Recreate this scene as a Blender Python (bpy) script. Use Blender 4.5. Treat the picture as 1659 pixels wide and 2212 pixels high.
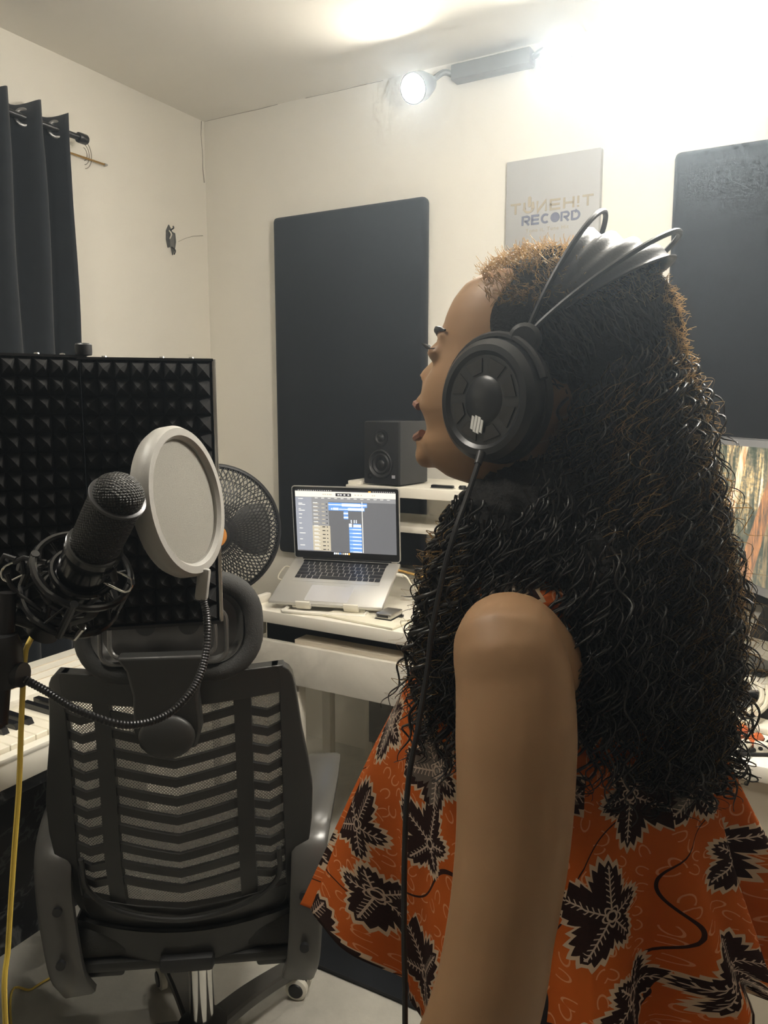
import bpy, bmesh, math, random
import numpy as np
from mathutils import Vector, Matrix
random.seed(7); RNG = np.random.default_rng(7)
for o in list(bpy.data.objects): bpy.data.objects.remove(o)
SC = bpy.context.scene
COL = SC.collection
PI = math.pi

# ------------------------------------------------------------------ camera, world, exposure
CAM_Z = 1.40; YAW = math.radians(29.2); PITCH = math.radians(7.8); FPX = 1662.0
cam_d = bpy.data.cameras.new('camera'); cam = bpy.data.objects.new('camera', cam_d); COL.objects.link(cam)
cam_d.sensor_fit = 'VERTICAL'; cam_d.sensor_height = 36.0; cam_d.lens = 36.0 * FPX / 2212.0
cam_d.clip_start = 0.02
cam.location = (0, 0, CAM_Z); cam.rotation_euler = (PI/2 - PITCH, 0, YAW)
SC.camera = cam
wd = bpy.data.worlds.new('world'); SC.world = wd; wd.use_nodes = True
wd.node_tree.nodes['Background'].inputs[0].default_value = (0.02, 0.022, 0.026, 1)
wd.node_tree.nodes['Background'].inputs[1].default_value = 0.3
VEIL_HAZE = 0.034             # haze added to stand in for lens veil, density per metre
wv_ = wd.node_tree.nodes.new('ShaderNodeVolumeScatter'); wv_.inputs['Color'].default_value = (.74, .87, 1.0, 1); wv_.inputs['Density'].default_value = VEIL_HAZE; wv_.inputs['Anisotropy'].default_value = .78
wd.node_tree.links.new(wv_.outputs[0], wd.node_tree.nodes['World Output'].inputs['Volume'])
SC.view_settings.view_transform = 'Standard'; SC.view_settings.look = 'None'
SC.view_settings.gamma = 1.0; SC.view_settings.use_curve_mapping = False
SC.view_settings.exposure = 1.15
cy_ = SC.cycles
cy_.max_bounces = 7; cy_.diffuse_bounces = 4; cy_.glossy_bounces = 2; cy_.transmission_bounces = 3; cy_.transparent_max_bounces = 6; cy_.volume_bounces = 0
cy_.use_adaptive_sampling = True; cy_.adaptive_threshold = 0.12; cy_.adaptive_min_samples = 14; cy_.use_denoising = True; cy_.caustics_reflective = False; cy_.caustics_refractive = False
LAMP_COL = (1.0, 0.95, 0.85)
LAMP_MAIN = 54.0        # emission of the hanging globe
LAMP_SIDE = 240.0      # emission of the two wall spot bulbs
LAMP_FILL = 40.0      # unseen fill lamp added on the ceiling over the chair

# ------------------------------------------------------------------ frames
CY, SY = math.cos(YAW), math.sin(YAW); CP, SP = math.cos(PITCH), math.sin(PITCH)
VM = Matrix.Rotation(YAW, 4, 'Z')            # frame turned with the room towards the corner: x right, y forward
def VW(r, f, z): return Vector((r*CY - f*SY, r*SY + f*CY, z))
def VP(px, py, f):                            # frame coordinates of a sight line at forward distance f
    u = (px-829.5)/FPX; v = (1106-py)/FPX; h = CP + v*SP
    return Vector((u*f/h, f, CAM_Z + (v*CP-SP)*f/h))
def WP(px, py, f): p = VP(px, py, f); return VW(*p)
def onZ(px, py, Z):
    d = WP(px, py, 1.0) - Vector((0, 0, CAM_Z)); t = (Z-CAM_Z)/d.z
    return Vector((d.x*t, d.y*t, Z))

# ------------------------------------------------------------------ mesh helpers
def frame(o, z, x=(1, 0, 0)):
    z = Vector(z).normalized(); x = Vector(x); x = x - z*x.dot(z)
    if x.length < 1e-5: x = Vector((0, 1, 0)) - z*z.y
    x.normalize(); y = z.cross(x); o = Vector(o)
    return Matrix(((x.x, y.x, z.x, o.x), (x.y, y.y, z.y, o.y), (x.z, y.z, z.z, o.z), (0, 0, 0, 1)))
def T(x, y, z): return Matrix.Translation((x, y, z))
def RZ(a): return Matrix.Rotation(a, 4, 'Z')
def RX(a): return Matrix.Rotation(a, 4, 'X')
def RY(a): return Matrix.Rotation(a, 4, 'Y')
PWORLD = {}
def finish(o, me, m, parent, smooth, auto):
    if m is not None:
        for k in (m if isinstance(m, (list, tuple)) else [m]): me.materials.append(k)
    if smooth:
        me.polygons.foreach_set('use_smooth', [True]*len(me.polygons))
        if auto: me.set_sharp_from_angle(angle=math.radians(auto))
    if parent is not None:
        o.parent = parent
    return o
class MB:
    def __init__(s): s.v = []; s.f = []; s.mi = []; s.uv = None
    def add(s, vs, fs, M=None, mi=0):
        b = len(s.v)
        if M is not None: vs = [M @ Vector(v) for v in vs]
        s.v += [tuple(v) for v in vs]; s.f += [tuple(i+b for i in f) for f in fs]; s.mi += [mi]*len(fs)
        return s
    def box(s, c, d, M=None, bev=0.0, seg=2, mi=0):
        x, y, z = [k/2 for k in d]
        if bev <= 0:
            vs = [(c[0]+a*x, c[1]+b*y, c[2]+e*z) for e in (-1, 1) for b in (-1, 1) for a in (-1, 1)]
            return s.add(vs, [(0,2,3,1),(4,5,7,6),(0,1,5,4),(2,6,7,3),(0,4,6,2),(1,3,7,5)], M, mi)
        bm = bmesh.new(); bmesh.ops.create_cube(bm, size=1.0)
        for v in bm.verts: v.co = Vector((v.co.x*d[0], v.co.y*d[1], v.co.z*d[2]))
        bmesh.ops.bevel(bm, geom=list(bm.edges), offset=bev, segments=seg, affect='EDGES', profile=0.5)
        bm.verts.index_update()
        vs = [(v.co.x+c[0], v.co.y+c[1], v.co.z+c[2]) for v in bm.verts]; fs = [[v.index for v in f.verts] for f in bm.faces]
        bm.free(); return s.add(vs, fs, M, mi)
    def tube(s, pts, r, n=8, closed=False, M=None, mi=0, caps=True, flat=1.0):
        P = [Vector(p) for p in pts]; k = len(P)
        rr = r if isinstance(r, (list, tuple, np.ndarray)) else [r]*k
        vs = []; N = None
        for i in range(k):
            a = P[i-1] if (i or closed) else P[0]; b = P[(i+1) % k] if (i < k-1 or closed) else P[-1]
            t = (b-a).normalized() if (b-a).length > 1e-9 else Vector((0, 0, 1))
            if N is None:
                N = t.orthogonal().normalized()
            else:
                N = N - t*N.dot(t); N = N.normalized() if N.length > 1e-6 else t.orthogonal().normalized()
            B = t.cross(N)
            for j in range(n):
                q = 2*PI*j/n; vs.append(P[i] + (N*math.cos(q) + B*math.sin(q)*flat)*rr[i])
        fs = []
        for i in range(k if closed else k-1):
            for j in range(n):
                i2 = (i+1) % k; fs.append((i*n+j, i*n+(j+1) % n, i2*n+(j+1) % n, i2*n+j))
        if caps and not closed:
            fs.append(tuple(reversed(range(n)))); fs.append(tuple((k-1)*n+j for j in range(n)))
        return s.add(vs, fs, M, mi)
    def lathe(s, prof, n=24, M=None, mi=0):
        vs = []; fs = []; idx = []
        for (r, z) in prof:
            if r < 1e-6: idx.append((len(vs),)); vs.append((0, 0, z))
            else:
                idx.append(tuple(range(len(vs), len(vs)+n)))
                vs += [(r*math.cos(2*PI*j/n), r*math.sin(2*PI*j/n), z) for j in range(n)]
        for a, b in zip(idx[:-1], idx[1:]):
            for j in range(n):
                j2 = (j+1) % n
                if len(a) == 1 and len(b) == 1: continue
                if len(a) == 1: fs.append((a[0], b[j2], b[j]))
                elif len(b) == 1: fs.append((a[j], a[j2], b[0]))
                else: fs.append((a[j], a[j2], b[j2], b[j]))
        if len(idx[0]) > 1: fs.append(tuple(reversed(idx[0])))
        if len(idx[-1]) > 1: fs.append(idx[-1])
        return s.add(vs, fs, M, mi)
    def cyl(s, p0, p1, r0, r1=None, n=20, mi=0):
        p0 = Vector(p0); p1 = Vector(p1); r1 = r0 if r1 is None else r1
        return s.lathe([(r0, 0), (r1, (p1-p0).length)], n, frame(p0, p1-p0), mi)
    def prism(s, poly, z0, z1, M=None, mi=0):
        n = len(poly); vs = [(x, y, z0) for x, y in poly] + [(x, y, z1) for x, y in poly]
        fs = [tuple(reversed(range(n))), tuple(range(n, 2*n))] + [(i, (i+1) % n, n+(i+1) % n, n+i) for i in range(n)]
        return s.add(vs, fs, M, mi)
    def ell(s, c, r, n=20, m=12, M=None, mi=0):
        prof = [(math.sin(PI*i/m), -math.cos(PI*i/m)) for i in range(m+1)]
        S = T(*c) @ Matrix.Diagonal((r[0], r[1], r[2], 1))
        return s.lathe(prof, n, (M @ S) if M is not None else S, mi)
    def grid(s, rows, close_u=False, M=None, mi=0):
        nv = len(rows); nu = len(rows[0]); vs = [p for row in rows for p in row]; fs = []
        for i in range(nv-1):
            for j in range(nu if close_u else nu-1):
                j2 = (j+1) % nu; fs.append((i*nu+j, i*nu+j2, (i+1)*nu+j2, (i+1)*nu+j))
        return s.add(vs, fs, M, mi)
    def mesh(s, name, W=None, inv=None):
        M = W if W is not None else Matrix.Identity(4)
        if inv is not None: M = inv @ M
        me = bpy.data.meshes.new(name)
        vs = s.v if M == Matrix.Identity(4) else [tuple(M @ Vector(v)) for v in s.v]
        me.from_pydata(vs, [], s.f); 
        if any(s.mi): me.polygons.foreach_set('material_index', s.mi)
        bm = bmesh.new(); bm.from_mesh(me); bmesh.ops.recalc_face_normals(bm, faces=bm.faces); bm.to_mesh(me); bm.free()
        me.update(); return me
    def build(s, name, m, parent=None, W=None, smooth=True, auto=35):
        # vertices are in the frame W (world if None); a part is stored in its thing's own frame
        root = parent; inv = None
        if parent is not None: inv = PWORLD[parent.name].inverted()
        me = s.mesh(name, W, inv)
        o = bpy.data.objects.new(name, me); COL.objects.link(o)
        PWORLD[o.name] = PWORLD[parent.name] if parent is not None else Matrix.Identity(4)
        return finish(o, me, m, parent, smooth, auto)
def np_mesh(name, V, Q, m, parent=None, smooth=True, W=None):
    inv = PWORLD[parent.name].inverted() if parent is not None else Matrix.Identity(4)
    if W is not None: inv = inv @ W
    A = np.array(inv); V = V @ A[:3, :3].T + A[:3, 3]
    me = bpy.data.meshes.new(name); nv = len(V); nf, k = Q.shape
    me.vertices.add(nv); me.vertices.foreach_set('co', V.astype(np.float32).ravel())
    me.loops.add(nf*k); me.loops.foreach_set('vertex_index', Q.astype(np.int32).ravel())
    me.polygons.add(nf); me.polygons.foreach_set('loop_start', np.arange(nf, dtype=np.int32)*k)
    try: me.polygons.foreach_set('loop_total', np.full(nf, k, dtype=np.int32))
    except Exception: pass
    me.update(calc_edges=True); me.validate()
    o = bpy.data.objects.new(name, me); COL.objects.link(o); PWORLD[o.name] = PWORLD[parent.name] if parent else Matrix.Identity(4)
    return finish(o, me, m, parent, smooth, 0)
def np_tubes(P, R, n=4):
    # P (K,S,3) centre lines, R (K,S) radii -> one mesh of K tubes
    K, S, _ = P.shape; t = np.gradient(P, axis=1); t /= np.linalg.norm(t, axis=2, keepdims=True)+1e-9
    ref = np.array([0.31, 0.83, 0.46]); a = np.cross(t, ref); a /= np.linalg.norm(a, axis=2, keepdims=True)+1e-9
    b = np.cross(t, a); ang = np.arange(n)*2*PI/n
    V = P[:, :, None, :] + R[:, :, None, None]*(a[:, :, None, :]*np.cos(ang)[None, None, :, None] + b[:, :, None, :]*np.sin(ang)[None, None, :, None])
    idx = np.arange(K*S*n).reshape(K, S, n); i0 = idx[:, :-1]; i1 = idx[:, 1:]
    Q = np.stack([i0, np.roll(i0, -1, 2), np.roll(i1, -1, 2), i1], -1).reshape(-1, 4)
    return V.reshape(-1, 3), Q
def thing(name, label, cat, loc=(0, 0, 0), rotz=0.0, group=None):
    o = bpy.data.objects.new(name, None); COL.objects.link(o); o.location = loc; o.rotation_euler = (0, 0, rotz)
    o.empty_display_size = 0.05
    o['label'] = label; o['category'] = cat
    if group: o['group'] = group
    PWORLD[o.name] = T(*loc) @ RZ(rotz); return o
def tag(o, label, cat, group=None):
    o['label'] = label; o['category'] = cat
    if group: o['group'] = group
    return o
def struct(o): o['kind'] = 'structure'; return o
def copy_part(o, parent, M):                  # a further piece that shares its mesh with o; M in the thing's own frame
    c = o.copy(); COL.objects.link(c); c.parent = parent; c.matrix_local = M; PWORLD[c.name] = PWORLD[parent.name]; return c
def smoothpath(pts, k=8, closed=False):
    P = [Vector(p) for p in pts]; n = len(P); out = []
    for i in range(n if closed else n-1):
        p1 = P[i]; p2 = P[(i+1) % n]
        p0 = P[i-1] if (i > 0 or closed) else p1*2-p2
        p3 = P[(i+2) % n] if (i < n-2 or closed) else p2*2-p1
        for j in range(k):
            t = j/k; out.append(0.5*((2*p1) + (p2-p0)*t + (2*p0-5*p1+4*p2-p3)*t*t + (3*p1-p0-3*p2+p3)*t**3))
    if not closed: out.append(P[-1])
    return out
def rrect(w, h, r, n=5):
    out = []
    for cx, cy, a in ((w/2-r, h/2-r, 0), (-w/2+r, h/2-r, PI/2), (-w/2+r, -h/2+r, PI), (w/2-r, -h/2+r, 1.5*PI)):
        out += [(cx+r*math.cos(a+PI/2*i/n), cy+r*math.sin(a+PI/2*i/n)) for i in range(n+1)]
    return out

# ------------------------------------------------------------------ material helpers
class NT:
    def __init__(s, name):
        s.m = bpy.data.materials.new(name); s.m.use_nodes = True; s.t = s.m.node_tree; s.b = s.t.nodes['Principled BSDF']; s.out = s.t.nodes['Material Output']
    def n(s, typ, **kw):
        nd = s.t.nodes.new(typ)
        for k, v in kw.items(): setattr(nd, k, v)
        return nd
    def set(s, sock, v):
        if hasattr(v, 'is_linked') or isinstance(v, bpy.types.NodeSocket): s.t.links.new(v, sock)
        elif isinstance(v, (tuple, list)) and len(v) == 3 and sock.type == 'RGBA': sock.default_value = (*v, 1)
        else: sock.default_value = v
    def ma(s, op, a, b=None, c=None, clamp=False):
        nd = s.n('ShaderNodeMath', operation=op, use_clamp=clamp)
        for i, v in enumerate((a, b, c)):
            if v is not None: s.set(nd.inputs[i], v)
        return nd.outputs[0]
    def mix(s, f, a, b):
        nd = s.n('ShaderNodeMix', data_type='RGBA'); s.set(nd.inputs[0], f); s.set(nd.inputs[6], a); s.set(nd.inputs[7], b); return nd.outputs[2]
    def noise(s, scale, detail=3, vec=None, rough=0.55, dist=0.0):
        nd = s.n('ShaderNodeTexNoise'); nd.inputs['Scale'].default_value = scale; nd.inputs['Detail'].default_value = detail
        nd.inputs['Roughness'].default_value = rough; nd.inputs['Distortion'].default_value = dist
        if vec is not None: s.t.links.new(vec, nd.inputs['Vector'])
        return nd.outputs[0]
    def coord(s, k='Object'): return s.n('ShaderNodeTexCoord').outputs[k]
    def mapv(s, vec, scale=(1, 1, 1), rot=(0, 0, 0), loc=(0, 0, 0)):
        nd = s.n('ShaderNodeMapping'); s.t.links.new(vec, nd.inputs[0]); nd.inputs['Scale'].default_value = scale; nd.inputs['Rotation'].default_value = rot; nd.inputs['Location'].default_value = loc; return nd.outputs[0]
    def ramp(s, f, stops):
        nd = s.n('ShaderNodeValToRGB'); s.t.links.new(f, nd.inputs[0]); e = nd.color_ramp.elements
        while len(e) < len(stops): e.new(0.5)
        for i, (p, c) in enumerate(stops): e[i].position = p; e[i].color = (*c, 1)
        return nd.outputs[0]
    def bump(s, h, strength=0.2, dist=0.002):
        nd = s.n('ShaderNodeBump'); nd.inputs['Strength'].default_value = strength; nd.inputs['Distance'].default_value = dist
        s.t.links.new(h, nd.inputs['Height']); s.t.links.new(nd.outputs[0], s.b.inputs['Normal'])
def mat(name, col, rough=0.5, metal=0.0, spec=0.5, var=0.08, vs=12.0, bump=0.0, bs=200.0, bd=0.001, coat=0.0, sheen=0.0, trans=0.0):
    t = NT(name); c = t.coord()
    f = t.noise(vs, 4, c)
    t.set(t.b.inputs['Base Color'], t.mix(f, tuple(max(0, k*(1-var)) for k in col), tuple(min(1, k*(1+var)) for k in col)))
    t.b.inputs['Roughness'].default_value = rough; t.b.inputs['Metallic'].default_value = metal; t.b.inputs['Specular IOR Level'].default_value = spec
    t.b.inputs['Coat Weight'].default_value = coat; t.b.inputs['Sheen Weight'].default_value = sheen
    if bump: t.bump(t.noise(bs, 2, c), bump, bd)
    return t.m
def emis(name, col, strength):
    t = NT(name); t.b.inputs['Base Color'].default_value = (0.02, 0.02, 0.02, 1); t.b.inputs['Roughness'].default_value = 0.25
    f = t.noise(60, 2, t.coord()); t.set(t.b.inputs['Emission Color'], t.mix(f, tuple(k*0.94 for k in col), col)); t.b.inputs['Emission Strength'].default_value = strength
    t.m.cycles.emission_sampling = 'NONE'; return t.m
def trans_mix(m, col, w):                       # thin stuff that lets some light through
    t = m.node_tree; b = t.nodes['Principled BSDF']; out = t.nodes['Material Output']
    tr = t.nodes.new('ShaderNodeBsdfTranslucent'); tr.inputs[0].default_value = (*col, 1)
    mx = t.nodes.new('ShaderNodeMixShader'); mx.inputs[0].default_value = w
    t.links.new(b.outputs[0], mx.inputs[1]); t.links.new(tr.outputs[0], mx.inputs[2]); t.links.new(mx.outputs[0], out.inputs[0]); return m
def net_mat(name, col, pitch, fill, transl=0.5, rot=PI/4, k='UV'):
    # woven net: threads of a cloth with open holes between them
    t = NT(name); v = t.mapv(t.coord(k), (1/pitch, 1/pitch, 1/pitch), (0, 0, rot)); sx = t.n('ShaderNodeSeparateXYZ'); t.t.links.new(v, sx.inputs[0])
    fx = t.ma('ABSOLUTE', t.ma('SUBTRACT', t.ma('FRACT', sx.outputs[0]), 0.5)); fy = t.ma('ABSOLUTE', t.ma('SUBTRACT', t.ma('FRACT', sx.outputs[1]), 0.5))
    hole = t.ma('LESS_THAN', t.ma('MAXIMUM', fx, fy), 0.5*(1-fill))
    t.b.inputs['Base Color'].default_value = (*col, 1); t.b.inputs['Roughness'].default_value = 0.7
    tr = t.n('ShaderNodeBsdfTranslucent'); tr.inputs[0].default_value = (*col, 1)
    m1 = t.n('ShaderNodeMixShader'); m1.inputs[0].default_value = transl; t.t.links.new(t.b.outputs[0], m1.inputs[1]); t.t.links.new(tr.outputs[0], m1.inputs[2])
    tp = t.n('ShaderNodeBsdfTransparent'); m2 = t.n('ShaderNodeMixShader'); t.t.links.new(hole, m2.inputs[0])
    t.t.links.new(m1.outputs[0], m2.inputs[1]); t.t.links.new(tp.outputs[0], m2.inputs[2]); t.t.links.new(m2.outputs[0], t.out.inputs[0]); return t.m

M = {}
M['wall'] = mat('wall_paint', (0.86, 0.83, 0.75), 0.8, spec=0.2, var=0.03, vs=2.2, bump=0.12, bs=60, bd=0.002)
M['ceil'] = mat('ceiling_paint', (0.80, 0.77, 0.70), 0.85, spec=0.2, var=0.03, vs=1.5, bump=0.1, bs=50)
M['black_cloth'] = mat('black_panel_cloth', (0.012, 0.014, 0.018), 0.9, spec=0.2, var=0.25, vs=40, bump=0.3, bs=900, sheen=0.1)
M['curtain'] = mat('curtain_cloth', (0.020, 0.024, 0.030), 0.85, spec=0.2, var=0.3, vs=30, bump=0.3, bs=700, sheen=0.25)
M['black'] = mat('black_plastic', (0.012, 0.012, 0.013), 0.45, var=0.2, vs=30)
M['black_gloss'] = mat('black_gloss', (0.008, 0.008, 0.009), 0.18, var=0.2, vs=30)
M['black_matte'] = mat('black_matte', (0.014, 0.014, 0.015), 0.7, spec=0.3, var=0.2, vs=40, bump=0.15, bs=500)
M['chair'] = mat('chair_plastic', (0.020, 0.020, 0.019), 0.42, var=0.15, vs=25, bump=0.12, bs=700)
M['chair_arm'] = mat('chair_arm_plastic', (0.065, 0.063, 0.058), 0.28, spec=0.6, var=0.12, vs=14)
M['foam'] = mat('acoustic_foam', (0.016, 0.016, 0.016), 0.95, spec=0.15, var=0.25, vs=160, bump=0.5, bs=1200)
M['metal_dark'] = mat('dark_metal', (0.05, 0.05, 0.052), 0.35, metal=0.8, var=0.15)
M['metal'] = mat('brushed_metal', (0.55, 0.54, 0.51), 0.3, metal=0.9, var=0.1)
M['chrome'] = mat('chrome', (0.7, 0.7, 0.68), 0.12, metal=1.0, var=0.05)
M['white'] = mat('white_laminate', (0.88, 0.84, 0.74), 0.35, var=0.03, vs=6)
M['white_plastic'] = mat('white_plastic', (0.80, 0.77, 0.68), 0.4, var=0.03)
M['grey_ring'] = mat('grey_ring_plastic', (0.34, 0.33, 0.305), 0.45, var=0.1, bump=0.1, bs=500)
M['alu'] = mat('laptop_aluminium', (0.62, 0.61, 0.58), 0.38, metal=0.55, var=0.03, vs=40)
M['key'] = mat('key_plastic', (0.012, 0.012, 0.015), 0.4, var=0.15)
M['gold'] = mat('gold_wire', (0.55, 0.33, 0.10), 0.35, metal=0.7)
M['steel_grey'] = mat('grommet_metal', (0.42, 0.42, 0.42), 0.3, metal=0.7)
M['orange_plastic'] = mat('orange_plastic', (0.62, 0.25, 0.05), 0.4)
M['yellow_cable'] = mat('yellow_cable_rubber', (0.85, 0.62, 0.10), 0.4, var=0.1)
M['ivory'] = mat('ivory_keys', (0.86, 0.81, 0.68), 0.3, var=0.02)
M['speaker'] = mat('speaker_vinyl', (0.030, 0.031, 0.033), 0.55, var=0.15, vs=60, bump=0.15, bs=600)
M['grey'] = mat('grey_plastic', (0.16, 0.16, 0.15), 0.4)
M['bezel'] = mat('monitor_bezel', (0.10, 0.10, 0.105), 0.35)
M['cream_panel'] = mat('desk_front_panel', (0.62, 0.55, 0.44), 0.5, var=0.05, vs=5)
M['paper'] = mat('paper', (0.80, 0.76, 0.62), 0.7)
M['orange_cable'] = mat('orange_cable', (0.60, 0.25, 0.06), 0.4)
M['battery'] = mat('battery_orange', (0.62, 0.13, 0.03), 0.35)
M['battery_blue'] = mat('battery_blue', (0.12, 0.20, 0.50), 0.35)
M['white_cable'] = mat('white_cable_rubber', (0.78, 0.73, 0.60), 0.4)
M['plastic_bag'] = mat('clear_plastic', (0.55, 0.53, 0.50), 0.12, var=0.2)

def floor_shading():
    t = NT('mottled_floor'); c = t.coord(); a = t.noise(9, 6, c, 0.7); b = t.noise(1.7, 3, c)
    col = t.mix(t.ma('MULTIPLY', a, 1.0), (0.30, 0.295, 0.265), (0.74, 0.70, 0.62)); t.set(t.b.inputs['Base Color'], t.mix(t.ma('MULTIPLY', b, 0.5), col, (0.48, 0.49, 0.44)))
    t.b.inputs['Roughness'].default_value = 0.62; t.bump(t.noise(120, 3, c), 0.25, 0.002); return t.m
M['floor'] = floor_shading()
def marble(name, base, vein, sc, w):
    t = NT(name); c = t.coord(); v = t.noise(sc, 5, c, 0.6, 1.2)
    d = t.ma('ABSOLUTE', t.ma('SUBTRACT', v, 0.5)); ln = t.ma('SUBTRACT', 1.0, t.ma('DIVIDE', d, w), clamp=True)
    ln = t.ma('MULTIPLY', ln, t.ma('MULTIPLY', t.noise(sc*0.8, 2, c), 0.9)); t.set(t.b.inputs['Base Color'], t.mix(ln, base, vein)); t.b.inputs['Roughness'].default_value = 0.3; return t.m
M['black_marble'] = marble('black_marble_laminate', (0.008, 0.009, 0.011), (0.20, 0.21, 0.22), 3.2, 0.02)
M['white_marble'] = marble('white_marble_laminate', (0.84, 0.80, 0.71), (0.55, 0.52, 0.45), 2.6, 0.12)
M['grey_marble'] = marble('grey_marble_laminate', (0.22, 0.215, 0.20), (0.36, 0.35, 0.32), 3.0, 0.08)

# ------------------------------------------------------------------ the room
M['felt'] = mat('acoustic_felt', (0.26, 0.25, 0.235), 0.95, spec=0.1, var=0.15, vs=8, bump=0.3, bs=300)  # dark tone given to the unseen walls to cut fill light
X0, X1, Y0, YB, HC = -2.305, 2.1, 2.59, -1.5, 2.572
def slab(name, a, b, m):
    o = MB().box([(p+q)/2 for p, q in zip(a, b)], [q-p for p, q in zip(a, b)]).build(name, m, smooth=False); return struct(o)
slab('floor', (X0-.1, YB-.1, -.1), (X1+.1, Y0+.1, 0), M['floor'])
slab('ceiling', (X0-.1, YB-.1, HC), (X1+.1, Y0+.1, HC+.1), M['ceil'])
wall_back = slab('wall_back', (X0-.1, Y0, 0), (X1+.1, Y0+.1, HC), M['wall'])
wall_left = slab('wall_left', (X0-.1, YB, 0), (X0, Y0, HC), M['wall'])
slab('wall_right', (X1, YB, 0), (X1+.1, Y0, HC), M['felt'])
slab('wall_front', (X0-.1, YB-.1, 0), (X1+.1, YB, HC), M['felt'])
M['crack'] = mat('plaster_crack', (0.33, 0.30, 0.25), 0.9, var=0.3, vs=80)
def crack(parent, pts, w):
    b = MB(); b.tube(pts, [w*random.uniform(0.4, 1.1) for _ in pts], 5); o = b.build('plaster_crack', M['crack'], parent); return o
def onY(px, py, Y): d = WP(px, py, 1.0)-Vector((0, 0, CAM_Z)); t = Y/d.y; return Vector((d.x*t, Y, CAM_Z+d.z*t))
def onX(px, py, X): d = WP(px, py, 1.0)-Vector((0, 0, CAM_Z)); t = X/d.x; return Vector((X, d.y*t, CAM_Z+d.z*t))
crack(wall_back, [onY(*p, Y0) for p in [(443, 262), (470, 256), (520, 244), (560, 236), (600, 225)]], 0.0022)
crack(wall_back, [onY(*p, Y0) for p in [(660, 212), (720, 199), (800, 180), (828, 174)]], 0.0018)
crack(wall_left, [onX(*p, X0) for p in [(435, 262), (434, 290), (437, 330), (438, 365), (441, 395)]], 0.003)
crack(wall_left, [onX(*p, X0) for p in [(385, 522), (400, 515), (418, 510), (438, 509)]], 0.0016)

# ------------------------------------------------------------------ wall things
def acoustic_panel(x0, x1, z0, z1, label):
    t = thing('acoustic_panel', label, 'acoustic panel', ((x0+x1)/2, Y0, z0), group='black acoustic panels on the back wall')
    MB().box(((x0+x1)/2, Y0-0.026, (z0+z1)/2), (x1-x0, 0.05, z1-z0), bev=0.018, seg=3).build('cloth_cover', M['black_cloth'], t)
    MB().box(((x0+x1)/2, Y0-0.003, (z0+z1)/2), (x1-x0-.05, 0.006, z1-z0-.05)).build('back_frame', M['black_matte'], t)
    return t
acoustic_panel(-1.925, -1.255, 0.80, 2.137, 'tall black cloth acoustic panel on the wall behind the laptop and the small speaker')
acoustic_panel(-0.425, 0.28, 0.80, 2.155, 'black cloth acoustic panel on the wall above the forest picture monitor')

def strokes(b, segs, w, ox, oz, sc, Mx, d=0.0016):
    for s in segs:
        if len(s) == 2 and not isinstance(s[0], tuple): continue
        P = [Vector((ox+p[0]*sc, oz+p[1]*sc)) for p in s]; rows = []
        for i, p in enumerate(P):
            a = P[max(i-1, 0)]; c = P[min(i+1, len(P)-1)]; t = (c-a).normalized(); n = Vector((-t.y, t.x))
            if 0 < i < len(P)-1:
                t1 = (P[i]-P[i-1]).normalized(); n1 = Vector((-t1.y, t1.x)); k = max(0.5, n.dot(n1)); n = n/k
            rows.append([(p.x+n.x*w/2, p.y+n.y*w/2, 0), (p.x-n.x*w/2, p.y-n.y*w/2, 0)])
        n = len(rows); vs = [(x, y, z+dz) for dz in (0, d) for r in rows for (x, y, z) in r]; fs = []
        for i in range(n-1):
            q = 2*i; o2 = 2*n
            fs += [(q, q+1, q+3, q+2), (o2+q, o2+q+2, o2+q+3, o2+q+1), (q, q+2, o2+q+2, o2+q), (q+1, o2+q+1, o2+q+3, q+3)]
        fs += [(0, 2*n, 2*n+1, 1), (2*n-2, 2*n-1, 4*n-1, 4*n-2)]
        b.add(vs, fs, Mx)
def arc(cx, cy, rx, ry, a0, a1, n=12): return [(cx+rx*math.cos(a0+(a1-a0)*i/n), cy+ry*math.sin(a0+(a1-a0)*i/n)) for i in range(n+1)]
L = {
 'T': ([[(0, .92), (.9, .92)], [(.45, .92), (.45, 0)]], 1.0),
 'U': ([[(.08, 1), (.08, .35)] + arc(.45, .4, .37, .34, PI, 2*PI, 10) + [(.82, .35), (.82, 1)]], 1.0),
 'N': ([[(.08, 1), (.08, .03), (.82, .97), (.82, 0)]], 1.0),
 'E': ([[(.9, .92), (.08, .92), (.08, .08), (.9, .08)], [(.08, .5), (.85, .5)]], 1.0),
 'H': ([[(.08, 1), (.08, 0)], [(.85, 1), (.85, 0)], [(.08, .5), (.85, .5)]], 1.0),
 '!': ([[(.1, 1), (.1, .32)], [(.1, .16), (.1, 0)]], .3),
 'R': ([[(.08, 0), (.08, .92), (.55, .92)] + arc(.6, .68, .26, .24, PI/2, -PI/2, 8) + [(.3, .44)], [(.45, .44), (.85, 0)]], 1.0),
 'C': ([arc(.5, .5, .42, .42, PI*.27, PI*1.73, 16)], .98),
 'D': ([[(.08, 0), (.08, .92), (.45, .92)] + arc(.45, .5, .42, .42, PI/2, -PI/2, 10) + [(.08, .08)]], 1.0),
}
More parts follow.
